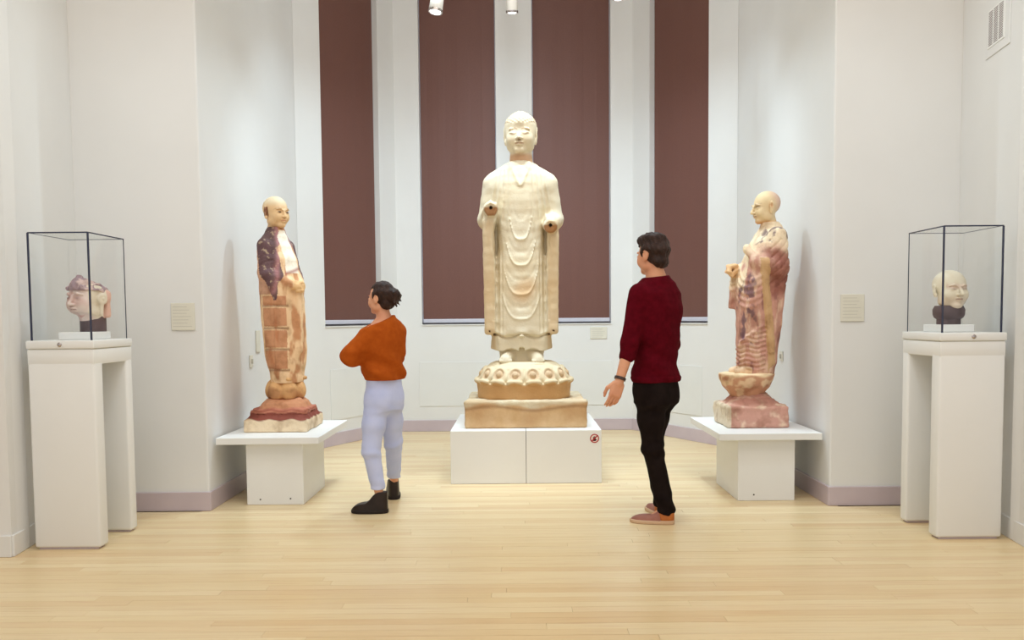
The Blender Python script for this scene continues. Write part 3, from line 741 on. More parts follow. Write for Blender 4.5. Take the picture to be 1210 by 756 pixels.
S.loft([(.36, 0, -.04, .125, .105), (.41, 0, -.04, .135, .112), (.58, 0, -.028, .160, .140), (.92, 0, -.008, .165, .150), (1.12, 0, .008, .162, .148), (1.30, 0, .028, .152, .132), (1.40, 0, .045, .140, .108), (1.47, 0, .055, .112, .09), (1.52, 0, .05, .075, .075), (1.56, 0, .045, .055, .062)], 0, n=2.3)
for s in (-1, 1):
    S.cone((s * .12, .045, 1.41), (s * .158, .01, 1.19), .060, .054, .03)
    S.cone((s * .158, .005, 1.19), (s * .05, -.135, 1.115), .054, .043, .03)
    S.cone((s * .13, -.045, 1.12), (s * .115, -.09, .99), .055, .025, .02)           # hanging cuff
    S.cone((s * .05, -.135, 1.115), (s * .02, -.178, 1.10), .034, .036, .01)
    for q in range(4): S.chain([(s * .03, -.18, 1.135 - q * .019), (-s * .012, -.205, 1.125 - q * .019), (-s * .035, -.19, 1.118 - q * .019)], [.011, .0105, .009], .004)
S.cone((.0, -.17, 1.10), (.0, -.165, .62), .02, .026, .02); S.cone((.035, -.16, 1.05), (.05, -.15, .68), .016, .02, .015)
def folds(x, y, z):
    a = np.arctan2(x, -(y + .0)); d = 0
    d = d + .006 * np.cos(a * 9) * sstep(.40, .6, z) * sstep(1.1, .9, z) * (np.abs(a) < 1.1)
    for zl in (.46, .62, .78, .95): d = d - .007 * ridge(z - zl - .012 * np.sin(a * 3), .008) * (np.abs(a + 1.22) < .72)
    for al in (-1.92, -1.22, -.52): d = d - .006 * ridge(a - al, .035) * (z < 1.03) * (z > .44)
    d = d + .007 * ridge(np.abs(x) - .02 - (1.50 - z) * .22, .012) * (y < .02) * (z > 1.18) * (z < 1.5)
    d = d - .006 * ridge(np.sin((z + y * .6) * 52), .35) * (np.abs(x) > .13) * (z > 1.02) * (z < 1.36) * .6
    return d + .002 * vnoise(x, y, z, 40, 3)
S.disp(folds)
def p_monkl(V):
    x, y, z = V.T; a = np.arctan2(x, -y)
    c = mixc(np.tile(C(224, 190, 146), (len(V), 1)), C(188, 136, 94), sstep(.05, .6, fbm(x, y, z * .4, 18, 2)))
    blk = (np.abs(a + 1.22) < .60) & ((np.abs(z - .54) < .07) | (np.abs(z - .70) < .066) | (np.abs(z - .865) < .07) | (np.abs(z - .99) < .035))
    c = mixc(c, C(178, 116, 78), .8 * blk); c = mixc(c, C(110, 62, 40), .6 * ((np.abs(a + 1.22) < .72) & (z < 1.02)) * np.max([ridge(z - q, .010) for q in (.46, .62, .78, .95)], 0))
    n = vnoise(x, y, z, 17, 2) * .02
    arm = (np.abs(x) > .095 - .06 * sstep(1.38, 1.45, z) + .05 * sstep(1.2, 1.1, z)) & (z > 1.05 + 3.0 * np.maximum(y + .04, -.03) + n) & (z > .99) | ((z > 1.42) & (y > .02)) | ((z > 1.36 + n) & (y > .06))
    sh = sstep(0, 1, arm * 1.)
    c = mixc(c, C(186, 134, 112), .7 * (z > 1.04) * (np.abs(x) > .08) * (y > -.06) * (z < 1.40))
    c = mixc(c, C(84, 60, 64), sh * .95)
    c = mixc(c, C(172, 122, 120), sh * .85 * ridge(np.abs(x) - .05 - (1.50 - z) * .27, .016) * (y < .03))
    c = mixc(c, C(214, 190, 150), sh * .45 * sstep(.5, .75, fbm(x, y, z, 50, 6)))
    chest = (np.abs(x) < .055 + (1.46 - z) * .05) & (y < -.02) & (z > 1.2) & (z < 1.53)
    c = mixc(c, C(232, 222, 200), chest * .95)
    c = mixc(c, C(140, 60, 56), .7 * ridge(z - 1.215 - .3 * x, .014) * (np.abs(x) < .09) * (y < 0))
    hand = (np.abs(x) < .06) & (y < -.16) & (np.abs(z - 1.10) < .05)
    return mixc(c, C(222, 182, 128), hand * .9)
link('robed_figure', S.mesh('robed_figure', 1, p_monkl), M['painted_wood'], ml, loc=(.0, 0, 0), rot=(0, 0, RL))
S = SDF((-.14, -.16, 1.42), (.14, .18, 1.83), .0042); hh = .243
F = Frame((0, .018, 1.672), rotz(-.12) @ rotx(.06))
sculpt_head(S, F, hh, ears=1, round_=.06, neck=(.2, .23, .5), lobe=1.35, nose=.9, brow=.9)
def p_mh(V):
    X, Y, Z = [q / hh for q in F.loc(*V.T)]
    c = np.tile(C(226, 188, 138), (len(V), 1))
    c = mixc(c, C(222, 204, 168), sstep(.1, .35, Z) * .8)
    for s in (-1, 1):
        c = mixc(c, C(50, 34, 30), (ridge((X - s * .15), .075) * ridge(Z + .005, .022) > .45) * (Y < -.28) * .95)
        c = mixc(c, C(130, 92, 66), .75 * ridge(Z - .115 + (X - s * .15) ** 2 * 3, .017) * ridge(X - s * .15, .11) * (Y < -.2))
        c = mixc(c, C(120, 66, 44), .8 * ridge(np.abs(X) - .38, .05) * (np.abs(Y - .04) < .07) * (np.abs(Z) < .14))
    c = mixc(c, C(180, 100, 80), .6 * ridge(Z + .262, .022) * (np.abs(X) < .1) * (Y < -.3))
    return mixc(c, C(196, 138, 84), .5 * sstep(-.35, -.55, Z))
link('head', S.mesh('head', 1, p_mh), M['pale_head'], ml, loc=(-.012, 0, 0), rot=(0, 0, RL))

# ------------------------------------------------------------------ right monk statue
mr_ = empty('monk_statue', (1.805, 6.57, .503)); tag(mr_, 'weathered brown standing monk statue in profile on bowl-shaped base, right side table', 'statue')
S = SDF((-.28, -.30, -.02), (.28, .30, .28), .008)
S.box((0, 0, .083), (.232, .245, .083), .02, 0)
for z0, r_ in ((.165, .200), (.187, .178), (.208, .155), (.23, .13)):
    S.loft([(z0 - .02, 0, 0, r_, r_), (z0 + .012, 0, 0, r_, r_), (z0 + .022, 0, 0, r_ - .012, r_ - .012)], .006, n=2.6)
S.disp(lambda x, y, z: .006 * vnoise(x, y, z, 24, 3) + .004 * vnoise(x, y, z, 60, 1)); S.cut((0, 0, 0), (0, 0, -1), .001)
def p_b2(V):
    c = mixc(np.tile(C(192, 144, 124), (len(V), 1)), C(220, 190, 162), sstep(-.1, .5, fbm(*V.T, 14, 5)))
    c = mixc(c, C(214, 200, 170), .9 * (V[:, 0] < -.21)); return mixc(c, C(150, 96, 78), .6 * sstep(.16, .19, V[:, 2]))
link('stepped_base', S.mesh('stepped_base', 1, p_b2), M['painted_wood'], mr_)
S = SDF((-.28, -.28, .2), (.28, .28, .46), .007)
S.loft([(.225, -.03, 0, .125, .125), (.255, -.03, 0, .14, .14), (.31, -.03, 0, .185, .185), (.36, -.03, 0, .205, .205), (.395, -.03, 0, .213, .213), (.404, -.03, 0, .208, .208)], 0, n=2)
S.disp(lambda x, y, z: .006 * vnoise(x, y, z, 20, 6) + .003 * vnoise(x, y, z, 55, 2) + .004 * np.cos(np.arctan2(y, x + .03) * 11) * sstep(.40, .3, z))
link('bowl_pedestal', S.mesh('bowl_pedestal', 1, lambda V: mixc(np.tile(C(188, 138, 104), (len(V), 1)), C(226, 200, 158), np.maximum(sstep(.375, .40, V[:, 2] + .01 * np.sin(V[:, 0] * 30)), .7 * sstep(.0, .6, fbm(*V.T, 16, 3))))), M['painted_wood'], mr_)
RR = math.radians(-84)
S = SDF((-.30, -.36, .38), (.30, .30, 1.58), .0065)
k2 = 1.01
S.loft([(.40, 0, 0, .150, .135), (.42, 0, 0, .155, .137), (.67, 0, 0, .165, .143), (.91, 0, .013, .175, .160), (1.10, 0, .026, .18, .172), (1.27, 0, .062, .178, .158), (1.39, 0, .09, .165, .135), (1.47, 0, .11, .135, .108), (1.53, 0, .115, .085, .08), (1.565, 0, .105, .06, .065)], 0, n=2.3)
for s in (-1, 1): S.cone((s * .145, .105, 1.44), (s * .185, .10, 1.20), .075, .075, .03)
# near arm (statue's left): sleeve with an open end and a hanging tail
S.cone((.185, .10, 1.20), (.13, -.05, 1.26), .075, .055, .03)
S.cone((.13, -.05, 1.27), (.075, -.10, 1.34), .035, .03, .012)
S.ell((.07, -.105, 1.355), (.03, .028, .035), .01)
S.box((.165, .02, .92), (.028, .022, .36), .012, .012, R=rotx(.10))
S.cone((.14, .12, 1.2), (.10, .06, .5), .07, .06, .03)
# far arm (statue's right): forearm reaching forward, curled hand, sleeve tail
S.cone((-.185, .10, 1.20), (-.10, -.10, 1.20), .07, .05, .03)
S.cone((-.10, -.10, 1.20), (-.08, -.145, 1.215), .036, .03, .01)
for q in range(4):
    o = q * .017
    S.chain([(-.085 + o, -.145, 1.235), (-.08 + o, -.195, 1.225), (-.075 + o, -.21, 1.19), (-.075 + o, -.185, 1.165)], [.013, .012, .011, .010], .004)
S.chain([(-.05, -.135, 1.20), (-.03, -.17, 1.175), (-.03, -.185, 1.155)], [.014, .012, .010], .004)
S.box((-.10, -.145, 1.04), (.022, .03, .14), .012, .012, R=rotx(-.06))
def folds(x, y, z):
    a = np.arctan2(x, -(y - .02)); d = 0
    rip = np.sin(z * 175 + 1.3 * np.sin(a * 7)); d = d + .006 * rip * sstep(.66 + .10 * a, .58 + .10 * a, z) * (z > .43) * (np.abs(a - .55) < 1.0)
    for k_ in range(5):                                     # swags from the raised forearm across the chest
        zz = 1.27 - .05 * k_ - .16 * np.sin(np.clip((a + .5) * 1.25, 0, PI)) ; d = d + .008 * ridge(z - zz, .013) * (a > -.5) * (a < 1.35)
    for k_, aa in enumerate((.35, .62, .9, 1.15, 1.9, 2.2)): d = d + .008 * ridge(a - aa + (z - .8) * .25, .05) * sstep(.62, .7, z) * sstep(1.15, 1.02, z)
    d = d + .012 * ridge(z - (.60 + .12 * a), .016) * (np.abs(a - .6) < .8)
    d = d - .008 * ridge(np.sin((z - y) * 48), .4) * (x > .12) * (y > .03) * (z > 1.05) * (z < 1.42)
    return d + .003 * vnoise(x, y, z, 34, 5)
S.disp(folds)
# feet
for s in (-1, 1):
    S.cone((s * .06, -.06, .43), (s * .065, -.16, .415), .04, .032, .015)
def p_monkr(V):
    x, y, z = V.T; a = np.arctan2(x, -(y - .02)); n1 = vnoise(x, y, z, 19, 1); n2 = vnoise(x, y, z, 31, 4)
    c = np.tile(C(186, 138, 118), (len(V), 1)); st_ = fbm(x, y, z * .35, 26, 3)
    c = mixc(c, C(222, 194, 162), .5 * sstep(.15, .65, st_)); c = mixc(c, C(132, 88, 80), .8 * sstep(-.25, -.75, st_))
    c = mixc(c, C(228, 208, 172), .9 * sstep(1.28, 1.40, z + .05 * n1 - .25 * np.maximum(y - .1, 0)))
    c = mixc(c, C(224, 204, 166), .8 * (a > -.6) * (a < .6) * sstep(1.0, 1.1, z) * sstep(-.1, .3, n1 + .4))
    c = mixc(c, C(98, 74, 84), .75 * sstep(.1, .5, fbm(x, y, z * .6, 20, 4)) * sstep(.1, .3, a) * sstep(1.3, 1.0, a) * sstep(1.24, 1.15, z) * sstep(.6, .66, z))
    c = mixc(c, C(130, 74, 58), .75 * (x > .1) * sstep(.95, 1.08, z + .06 * n1) * sstep(1.36, 1.30, z + .03 * n2) * sstep(-.02, .03, y))
    band = (np.abs(x - .175) < .05) & (np.abs(y - (.02 + (z - .92) * -.10)) < .03) & (z < 1.28) & (x > .15)
    c = mixc(c, C(188, 152, 104), band * .85)
    c = mixc(c, C(92, 70, 78), .8 * sstep(.1, .5, fbm(x, y, z, 20, 2)) * sstep(1.36, 1.40, z) * sstep(.05, .09, x))
    c = mixc(c, C(214, 172, 120), .8 * (y < -.135) * (z > 1.14) * (z < 1.26))
    return mixc(c, C(216, 188, 150), .8 * (z < .455) * (y < -.08))
link('robed_figure', S.mesh('robed_figure', 1, p_monkr), M['painted_wood'], mr_, loc=(.04, 0, 0), rot=(0, 0, RR))
S = SDF((-.14, -.13, 1.42), (.14, .25, 1.84), .0042); hh = .245
F = Frame((0, .075, 1.676), rotx(.10))
sculpt_head(S, F, hh, ears=1.35, round_=.04, neck=(.2, .24, .48), lobe=1.25, nose=1.05, brow=1.0)
for s in (-1, 1):
    S.chain([(s * .10 * hh, -.36 * hh, -.14 * hh), (s * .17 * hh, -.3 * hh, -.27 * hh)], [.011 * hh] * 2, .012 * hh, 's', F=F)
def p_mh2(V):
    X, Y, Z = [q / hh for q in F.loc(*V.T)]
    c = np.tile(C(226, 200, 154), (len(V), 1))
    c = mixc(c, C(206, 164, 148), .75 * sstep(.05, .45, Y + .3 * Z))
    c = mixc(c, C(206, 140, 76), .8 * sstep(-.38, -.52, Z + .1 * Y))
    for s in (-1, 1):
        c = mixc(c, C(90, 66, 70), .8 * ridge(X - s * .16, .08) * ridge(Z - .03, .025) * (Y < -.2))
        c = mixc(c, C(128, 96, 96), .6 * ridge(Z - .115, .018) * ridge(X - s * .15, .11) * (Y < -.2))
    c = mixc(c, C(140, 90, 84), .7 * ridge(Z + .262, .02) * (np.abs(X) < .1) * (Y < -.3)); return mixc(c, C(196, 132, 84), .7 * ridge(Y - .03, .05) * ridge(Z - .02, .08) * (np.abs(X) > .33))
link('head', S.mesh('head', 1, p_mh2), M['pale_head'], mr_, loc=(.035, 0, 0), rot=(0, 0, RR))

# ------------------------------------------------------------------ carved heads in the glass cases
e = empty('carved_head', (-2.652, 5.24, 1.285), math.radians(-24)); tag(e, 'pinkish carved head with hair band and large ear, in the left glass case', 'sculpture')
hh = .268; S = SDF((-.17, -.2, .0), (.17, .24, .42), .004); F = Frame((0, -.01, .205), rotx(.0))
sculpt_head(S, F, hh, ears=0, round_=.1, neck=None, nose=1.0, brow=.9)
for s in (-1, 1):                       # round ear ornaments and hanging lobes
    S.ell((s * .385 * hh, .1 * hh, -.02 * hh), (.05 * hh, .13 * hh, .13 * hh), .01, F=F); S.ell((s * .435 * hh, .1 * hh, -.02 * hh), (.02 * hh, .07 * hh, .07 * hh), .008, 's', F=F)
    S.ell((s * .42 * hh, .1 * hh, -.02 * hh), (.02 * hh, .035 * hh, .035 * hh), .004, F=F)
    S.cone((s * .37 * hh, .09 * hh, -.12 * hh), (s * .36 * hh, .09 * hh, -.36 * hh), .045 * hh, .035 * hh, .01, F=F)
    S.cone((s * .33 * hh, .27 * hh, .1 * hh), (s * .32 * hh, .29 * hh, -.38 * hh), .06 * hh, .07 * hh, .02, F=F)     # ribbon
    S.ell((s * .33 * hh, .27 * hh, .06 * hh), (.07 * hh, .09 * hh, .13 * hh), .02, F=F)
S.cut((0, 0, .205 - .40 * hh), (0, -.25, -1), .003)
S.cut(F.w((0, -.2 * hh, .43 * hh)), (0, .42, 1), .02)
S.cone((.0, .1 * hh, -.25 * hh), (.0, .12 * hh, -.42 * hh), .26 * hh, .27 * hh, .03, F=F)
def p_h1(V):
    X, Y, Z = [q / hh for q in F.loc(*V.T)]
    c = np.tile(C(226, 206, 192), (len(V), 1)); n = vnoise(*V.T, 26, 2)
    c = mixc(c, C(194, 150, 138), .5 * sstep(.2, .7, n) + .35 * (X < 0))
    c = mixc(c, C(224, 214, 186), .8 * sstep(.18, .3, np.abs(X)) * (Y > -.2))
    c = mixc(c, C(218, 166, 146), .8 * (Y > .2) * (np.abs(X) > .24) * (Z < .2)); c = mixc(c, C(190, 120, 106), .6 * sstep(-.36, -.42, Z) * (Y < -.15))
    return mixc(c, C(130, 92, 92), .6 * ridge(Z + .262, .02) * (np.abs(X) < .1) * (Y < -.3) + .6 * ridge(np.abs(X) - .15, .07) * ridge(Z - .0, .018) * (Y < -.25))
hd = link('face', S.mesh('face', 1, p_h1), M['pale_head'], e)
S = SDF((-.17, -.2, .18), (.17, .24, .42), .004)
S.ell((0, .07 * hh, .17 * hh), (.37 * hh, .42 * hh, .36 * hh), .01, F=F)
S.cut(F.w((0, -.2 * hh, .48 * hh)), (0, .42, 1), .02)
S.chain([(-.38 * hh, .0, .16 * hh), (-.2 * hh, -.28 * hh, .2 * hh), (0, -.34 * hh, .22 * hh), (.2 * hh, -.28 * hh, .2 * hh), (.38 * hh, .0, .16 * hh), (.3 * hh, .3 * hh, .1 * hh)], [.04 * hh] * 6, .02, F=F)
S.cone((0, -.27 * hh, .34 * hh), (0, -.2 * hh, .44 * hh), .09 * hh, .07 * hh, .04, F=F)
S.disp(lambda x, y, z: .004 * np.sin(x * 150 + y * 40) * np.sin(z * 110) + .005 * vnoise(x, y, z, 40, 2))
S._go(lambda x, y, z: (lambda q: .17 * hh - q[2] + np.maximum(q[1], 0) * -.5)(F.loc(x, y, z)), (-.2, -.25, .1), (.2, .3, .45), .004, 'i')
link('hair_band', S.mesh('hair_band', 1, lambda V: mixc(np.tile(C(150, 128, 130), (len(V), 1)), C(196, 172, 162), sstep(-.1, .4, fbm(*V.T, 30, 1)))), M['painted_wood'], e)
MB().cyl((0, .03, 0), (0, .03, .105), .075, n=32).build('mount', M['mount'], e, smooth=True)

e = empty('carved_head', (2.672, 5.24, 1.285), math.radians(7)); tag(e, 'smooth cream bald carved head on dark mount, in the right glass case', 'sculpture')
hh = .24; S = SDF((-.15, -.17, .05), (.15, .16, .40), .0038); F = Frame((0, .0, .214), rotx(-.02))
sculpt_head(S, F, hh, ears=1, round_=.14, neck=None, nose=1.15, brow=.55, lobe=1.1)
def p_h2(V):
    X, Y, Z = [q / hh for q in F.loc(*V.T)]; c = np.tile(C(226, 216, 190), (len(V), 1))
    c = mixc(c, C(206, 172, 152), .6 * ridge(Z - .06, .07) * (Y < -.2) * (np.abs(X) < .28) + .3 * sstep(-.1, -.3, Z))
    c = mixc(c, C(120, 92, 84), .75 * ridge(np.abs(X) - .15, .07) * ridge(Z, .018) * (Y < -.25)); return mixc(c, C(140, 92, 80), .7 * ridge(Z + .262, .02) * (np.abs(X) < .1) * (Y < -.3))
link('face', S.mesh('face', 1, p_h2), M['pale_head'], e)
mb = MB(); mb.lathe([(.068, 0), (.068, .032), (.082, .042), (.09, .06), (.092, .09), (.08, .115)], 32, (0, .015, 0)); mb.build('mount', M['mount'], e, smooth=True)

# ------------------------------------------------------------------ visitors
M['skin'] = mat('skin', lin(222, 164, 130), lin(214, 150, 118), 9, .55)
M['hair_brown'] = mat('brown_hair', lin(58, 34, 24), lin(38, 20, 14), 40, .5, .6, 160)
M['rust_knit'] = mat('rust_sweater_knit', lin(176, 84, 26), lin(166, 76, 22), 30, .9, .25, 260, spec=.05)
M['maroon_knit'] = mat('maroon_sweater_knit', lin(92, 10, 24), lin(80, 7, 19), 30, .9, .25, 260, spec=.05)
M['denim'] = mat('light_blue_denim', lin(204, 212, 248), lin(192, 202, 242), 8, .85, .2, 300)
M['black_cloth'] = mat('black_trousers', lin(34, 26, 24), lin(26, 19, 18), 12, .85, .2, 220, spec=.05)
M['black_leather'] = mat('black_leather', lin(48, 36, 30), lin(36, 26, 22), 12, .4, .1, 120)
M['sole'] = mat('dark_rubber_sole', lin(38, 30, 26), None, rough=.7)
M['tan_leather'] = mat('tan_leather', lin(168, 112, 96), lin(152, 98, 84), 14, .5)
M['orange_leather'] = mat('orange_leather', lin(190, 110, 48), lin(176, 98, 42), 14, .5)
M['pale_sole'] = mat('pale_sole', lin(206, 172, 140), None, rough=.7)
M['watch'] = mat('watch_strap', lin(70, 56, 52), None, rough=.4)

def rows_at(rows): return [(z, x, y, rx, ry) for z, x, y, rx, ry in rows]

def make_shoe(nm, parent, heel, toe_dir, L, w, upper_m, sole_m, boot=0, heel_m=None, pitch=0):
    """heel: position of the heel's back at floor level; toe_dir: heading angle; built along local -Y"""
    e = link(nm, SDF_shoe(L, w, boot), upper_m, parent, loc=heel, rot=(0, pitch, 0)); e.rotation_mode = 'QUATERNION'
    R = Matrix.Rotation(toe_dir, 4, 'Z') @ Matrix.Rotation(pitch, 4, 'X'); e.rotation_quaternion = R.to_quaternion()
    S = SDF((-.08, -L - .03, -.02), (.08, .04, .06), .0045)
    S.loft([(0, 0, 0, 1, 1), (.02, 0, 0, 1, 1)], 0) if False else None
    def fn(x, y, z):
        t = -y / L; hw = w * (.40 + .14 * np.sin(np.clip(t, 0, 1) * PI * .95 - .25)) ; hw = hw * np.sqrt(np.clip(1 - np.clip((t - .72) / .28, 0, 1) ** 2.4, .0, 1)) * np.sqrt(np.clip(1 - np.clip((.16 - t) / .18, 0, 1) ** 2.4, 0, 1))
        d = np.maximum(np.abs(x) - hw - .005, np.maximum(y - .004, -L - .004 - y)); return np.maximum(d, np.maximum(-z, z - .024 - .003 * (t < .3)))
    S._go(fn, (-.08, -L - .03, -.02), (.08, .04, .06), 0, 'u')
    link('sole', S.mesh('sole', 1), sole_m, e)
    if heel_m:
        S = SDF((-.08, -.12, .0), (.08, .04, .12), .0045); S._go(shoe_fn(L, w + .006, boot, .003), (-.08, -.12, 0), (.08, .04, .12), 0, 'u')
        S.cut((0, -.075, 0), (0, -1, -.25)); S.cut((0, 0, .026), (0, 0, -1)); S.cut((0, 0, .075), (0, 0, 1)); link('heel_patch', S.mesh('heel_patch', 1), heel_m, e)
    return e
def shoe_fn(L, w, boot, infl=0):
    def fn(x, y, z):
        t = -y / L; tc = np.clip(t, 0, 1)
        top = (.055 + (.014 if boot else 0) + .045 * sstep(.55, .2, tc) + boot * sstep(.64, .36, tc)) * np.sqrt(np.clip(1 - np.clip((t - .6) / .42, 0, 1) ** 2.2, .02, 1)) + infl
        hw = w * (.40 + .13 * np.sin(tc * PI * .95 - .25)); hw = hw * np.sqrt(np.clip(1 - np.clip((t - .72) / .28, 0, 1) ** 2.4, .0, 1)) * np.sqrt(np.clip(1 - np.clip((.16 - t) / .18, 0, 1) ** 2.4, 0, 1)) + infl
        tz = np.clip(z / np.maximum(top, .01), 0, 1); hw = hw * np.where(boot > 0, 1 - .12 * tz, np.sqrt(np.clip(1 - .75 * tz ** 2.2, 0, 1)))
        return np.maximum(np.maximum(np.abs(x) - hw, z - top), np.maximum(np.maximum(-z + .01, y - infl), -L - infl - y))
    return fn
def SDF_shoe(L, w, boot):
    S = SDF((-.08, -L - .03, -.01), (.08, .04, .13 + boot), .0045)
    S._go(shoe_fn(L, w, boot), (-.08, -L - .03, -.01), (.08, .04, .13 + boot), 0, 'u')
    return S.mesh('shoe', 3)

def hand(S, F, L, k=.006, curl=.5, side=1):
    """palm at the frame origin, fingers along local -Z, palm normal local -Y, thumb to local side*X"""
    S.box((0, 0, -.045 * L), (.042 * L, .016 * L, .05 * L), .014 * L, .012, F=F)
    for q, (ln, x) in enumerate(((.075, .031), (.085, .011), (.08, -.010), (.062, -.030))):
        x = x * side * L; ln *= L; a = curl * (.7 + .15 * q)
        p0 = np.array((x, 0, -.088 * L)); p1 = p0 + ln * .45 * np.array((0, -math.sin(a * .6), -math.cos(a * .6))); p2 = p1 + ln * .33 * np.array((0, -math.sin(a * 1.4), -math.cos(a * 1.4))); p3 = p2 + ln * .25 * np.array((0, -math.sin(a * 2.1), -math.cos(a * 2.1)))
        S.chain([tuple(p0), tuple(p1), tuple(p2), tuple(p3)], [.0098 * L, .0092 * L, .0082 * L, .0068 * L], .003, F=F)
    S.chain([(side * .03 * L, -.004, -.015 * L), (side * .056 * L, -.018, -.05 * L), (side * .056 * L, -.03, -.082 * L), (side * .05 * L, -.036, -.105 * L)], [.016 * L, .0125 * L, .0105 * L, .008 * L], .006, F=F)

# ---- the man: back turned, walking left
B = np.array((.93, 5.5, 0)); W = lambda x, y, z: (x - B[0], y - B[1], z)
mn = empty('person', tuple(B)); tag(mn, 'person in maroon sweater and black trousers walking away to the left', 'person')
A_T = math.radians(-132)
FT = Frame(W(.892, 5.5, 0), rotz(A_T))
torso = [(.86, 0, 0, .150, .115), (.95, 0, 0, .158, .118), (1.08, 0, .0, .150, .108), (1.24, 0, .005, .166, .118), (1.40, 0, .01, .188, .125), (1.495, 0, .012, .186, .110), (1.56, 0, .01, .135, .085), (1.60, 0, .008, .078, .068), (1.66, 0, .0, .055, .06)]
LA = [W(.768, 5.375, 1.495), W(.703, 5.335, 1.165), W(.628, 5.285, .935)]
RA = [W(1.005, 5.625, 1.495), W(1.030, 5.70, 1.17), W(.965, 5.80, .97)]
LG = [W(.845, 5.445, .88), W(.868, 5.46, .49), W(.958, 5.465, .085)]
RG = [W(.925, 5.555, .88), W(.89, 5.60, .49), W(.968, 5.66, .085)]
S = SDF((-.46, -.36, .03), (.26, .46, 1.90), .0055)
S.loft(torso, 0, F=FT, n=2.3, inflate=-.008)
HF = Frame(W(.868, 5.49, 1.742), rotz(math.radians(-138)) @ rotx(.05)); hh = .238
sculpt_head(S, HF, hh, neck=(.235, .25, .6))
for arm in (LA, RA): S.chain(arm, [.052, .041, .028], .03)
S.chain([arm_ for arm_ in LG], [.085, .052, .04], .04); S.chain(RG, [.085, .052, .04], .04)
wv = np.array(LA[2]) - np.array(LA[1]); wv /= np.linalg.norm(wv)
def aim_frame(o, d, twist):
    d = np.array(d, float); d /= np.linalg.norm(d); z = -d; x = np.array((math.cos(twist), math.sin(twist), 0)); x = x - z * (x @ z); x /= np.linalg.norm(x); y = np.cross(z, x); return Frame(o, np.stack([x, y, z], 1))
hand(S, aim_frame(LA[2], wv + np.array((-.05, .0, -.1)), math.radians(200)), 1.0, curl=.55, side=1)
hand(S, aim_frame(RA[2], (-.1, .45, -.85), math.radians(60)), 1.0, curl=.6, side=1)
for G, d in ((LG, (-.96, .2)), (RG, (-.25, .96))): S.cone(G[2], (G[2][0] + d[0] * .10, G[2][1] + d[1] * .10, .035), .036, .018, .02)
link('body', S.mesh('body', 1), M['skin'], mn)
# sweater
S = SDF((-.40, -.36, .84), (.26, .46, 1.68), .0065)
S.loft(torso, 0, F=FT, n=2.3, inflate=.014)
S.chain([LA[0], LA[1], tuple(np.array(LA[1]) + wv * .055)], [.068, .056, .052], .035); S.chain(RA, [.068, .056, .04], .035)
S.disp(lambda x, y, z: .006 * np.sin((z + .35 * x - .3 * y) * 44 + 2 * np.sin(x * 12)) * sstep(1.3, 1.05, z) + .004 * vnoise(x, y, z, 24, 2))
S.disp(lambda x, y, z: .006 * sstep(.965, .955, z) + 0 * x + 0 * y)
S.cut((0, 0, .925), (0, 0, -1)); S.cut(W(.892, 5.5, 1.607), (-.1, -.05, 1)); 
S.cut(tuple(np.array(LA[1]) + wv * .06), wv) if False else None
link('sweater', S.mesh('sweater', 1), M['maroon_knit'], mn)
# trousers
S = SDF((-.30, -.30, .02), (.26, .36, .99), .0065)
S.loft([(.80, 0, 0, .150, .115), (.86, 0, 0, .16, .122), (.95, 0, 0, .160, .12), (.975, 0, 0, .158, .118)], 0, F=FT, n=2.3, inflate=.0)
S.ell((.06, .045, .83), (.08, .07, .10), .06, F=FT); S.ell((-.065, .045, .83), (.08, .07, .10), .06, F=FT)
for G in (LG, RG): S.chain([G[0], tuple((np.array(G[0]) + np.array(G[1])) / 2), G[1], G[2]], [.098, .082, .064, .058], .04)
S.disp(lambda x, y, z: .005 * np.sin(z * 60 + 3 * np.sin(x * 14 + y * 9)) * (sstep(.3, .12, z) + ridge(z - .47, .06) + .5 * ridge(z - .78, .06)))
S.cut((0, 0, .065), (-.25, 0, -1))
link('trousers', S.mesh('trousers', 1), M['black_cloth'], mn)
# hair
def make_hair(parent, HF, hh, extra=None, col='hair_brown', face=-.18, low=-.22, lo=None, hi=None, disp_=.006):
    c = HF.c; S = SDF(tuple(c - .22) if lo is None else lo, tuple(c + .22) if hi is None else hi, .0055)
    S.ell((0, .085 * hh, .145 * hh), (.385 * hh, .445 * hh, .415 * hh), 0, F=HF)
    S.ell((0, .25 * hh, -.15 * hh), (.27 * hh, .23 * hh, .25 * hh), .05 * hh, F=HF)
    def fcut(x, y, z):
        X, Y, Z = [q / hh for q in HF.loc(x, y, z)]
        return np.minimum(np.minimum(Y * -1 + face + .0, .26 - Z) , 1) * hh      # negative where hair may be
    S._go(lambda x, y, z: (lambda q: np.minimum((face - q[1] / hh) + .25 * np.maximum(0, -q[2] / hh), (.235 - q[2] / hh) + np.abs(q[0] / hh) * .25) * hh)(HF.loc(x, y, z)), S.lo, [a[-1] for a in S.ax], .02, 'i')
    S._go(lambda x, y, z: (lambda q: (low - q[2] / hh - .5 * np.maximum(0, q[1] / hh - .1)) * hh)(HF.loc(x, y, z)), S.lo, [a[-1] for a in S.ax], .015, 'i')
    for sd in (-1, 1): S.ell((sd * .39 * hh, .04 * hh, -.05 * hh), (.07 * hh, .11 * hh, .17 * hh), .01, 's', F=HF)
    if extra: extra(S)
    S.disp(lambda x, y, z: disp_ * vnoise(x, y, z, 60, 3) + disp_ * .6 * np.sin(x * 170 + z * 60) * np.sin(y * 150 - z * 50))
    return link('hair', S.mesh('hair', 1), M[col], parent)
def man_top(S):
    S.ell((0, -.16 * hh, .42 * hh), (.26 * hh, .24 * hh, .13 * hh), .04, F=HF); S.ell((.03 * hh, .1 * hh, .46 * hh), (.28 * hh, .3 * hh, .11 * hh), .04, F=HF)
make_hair(mn, HF, hh, man_top, low=-.36)
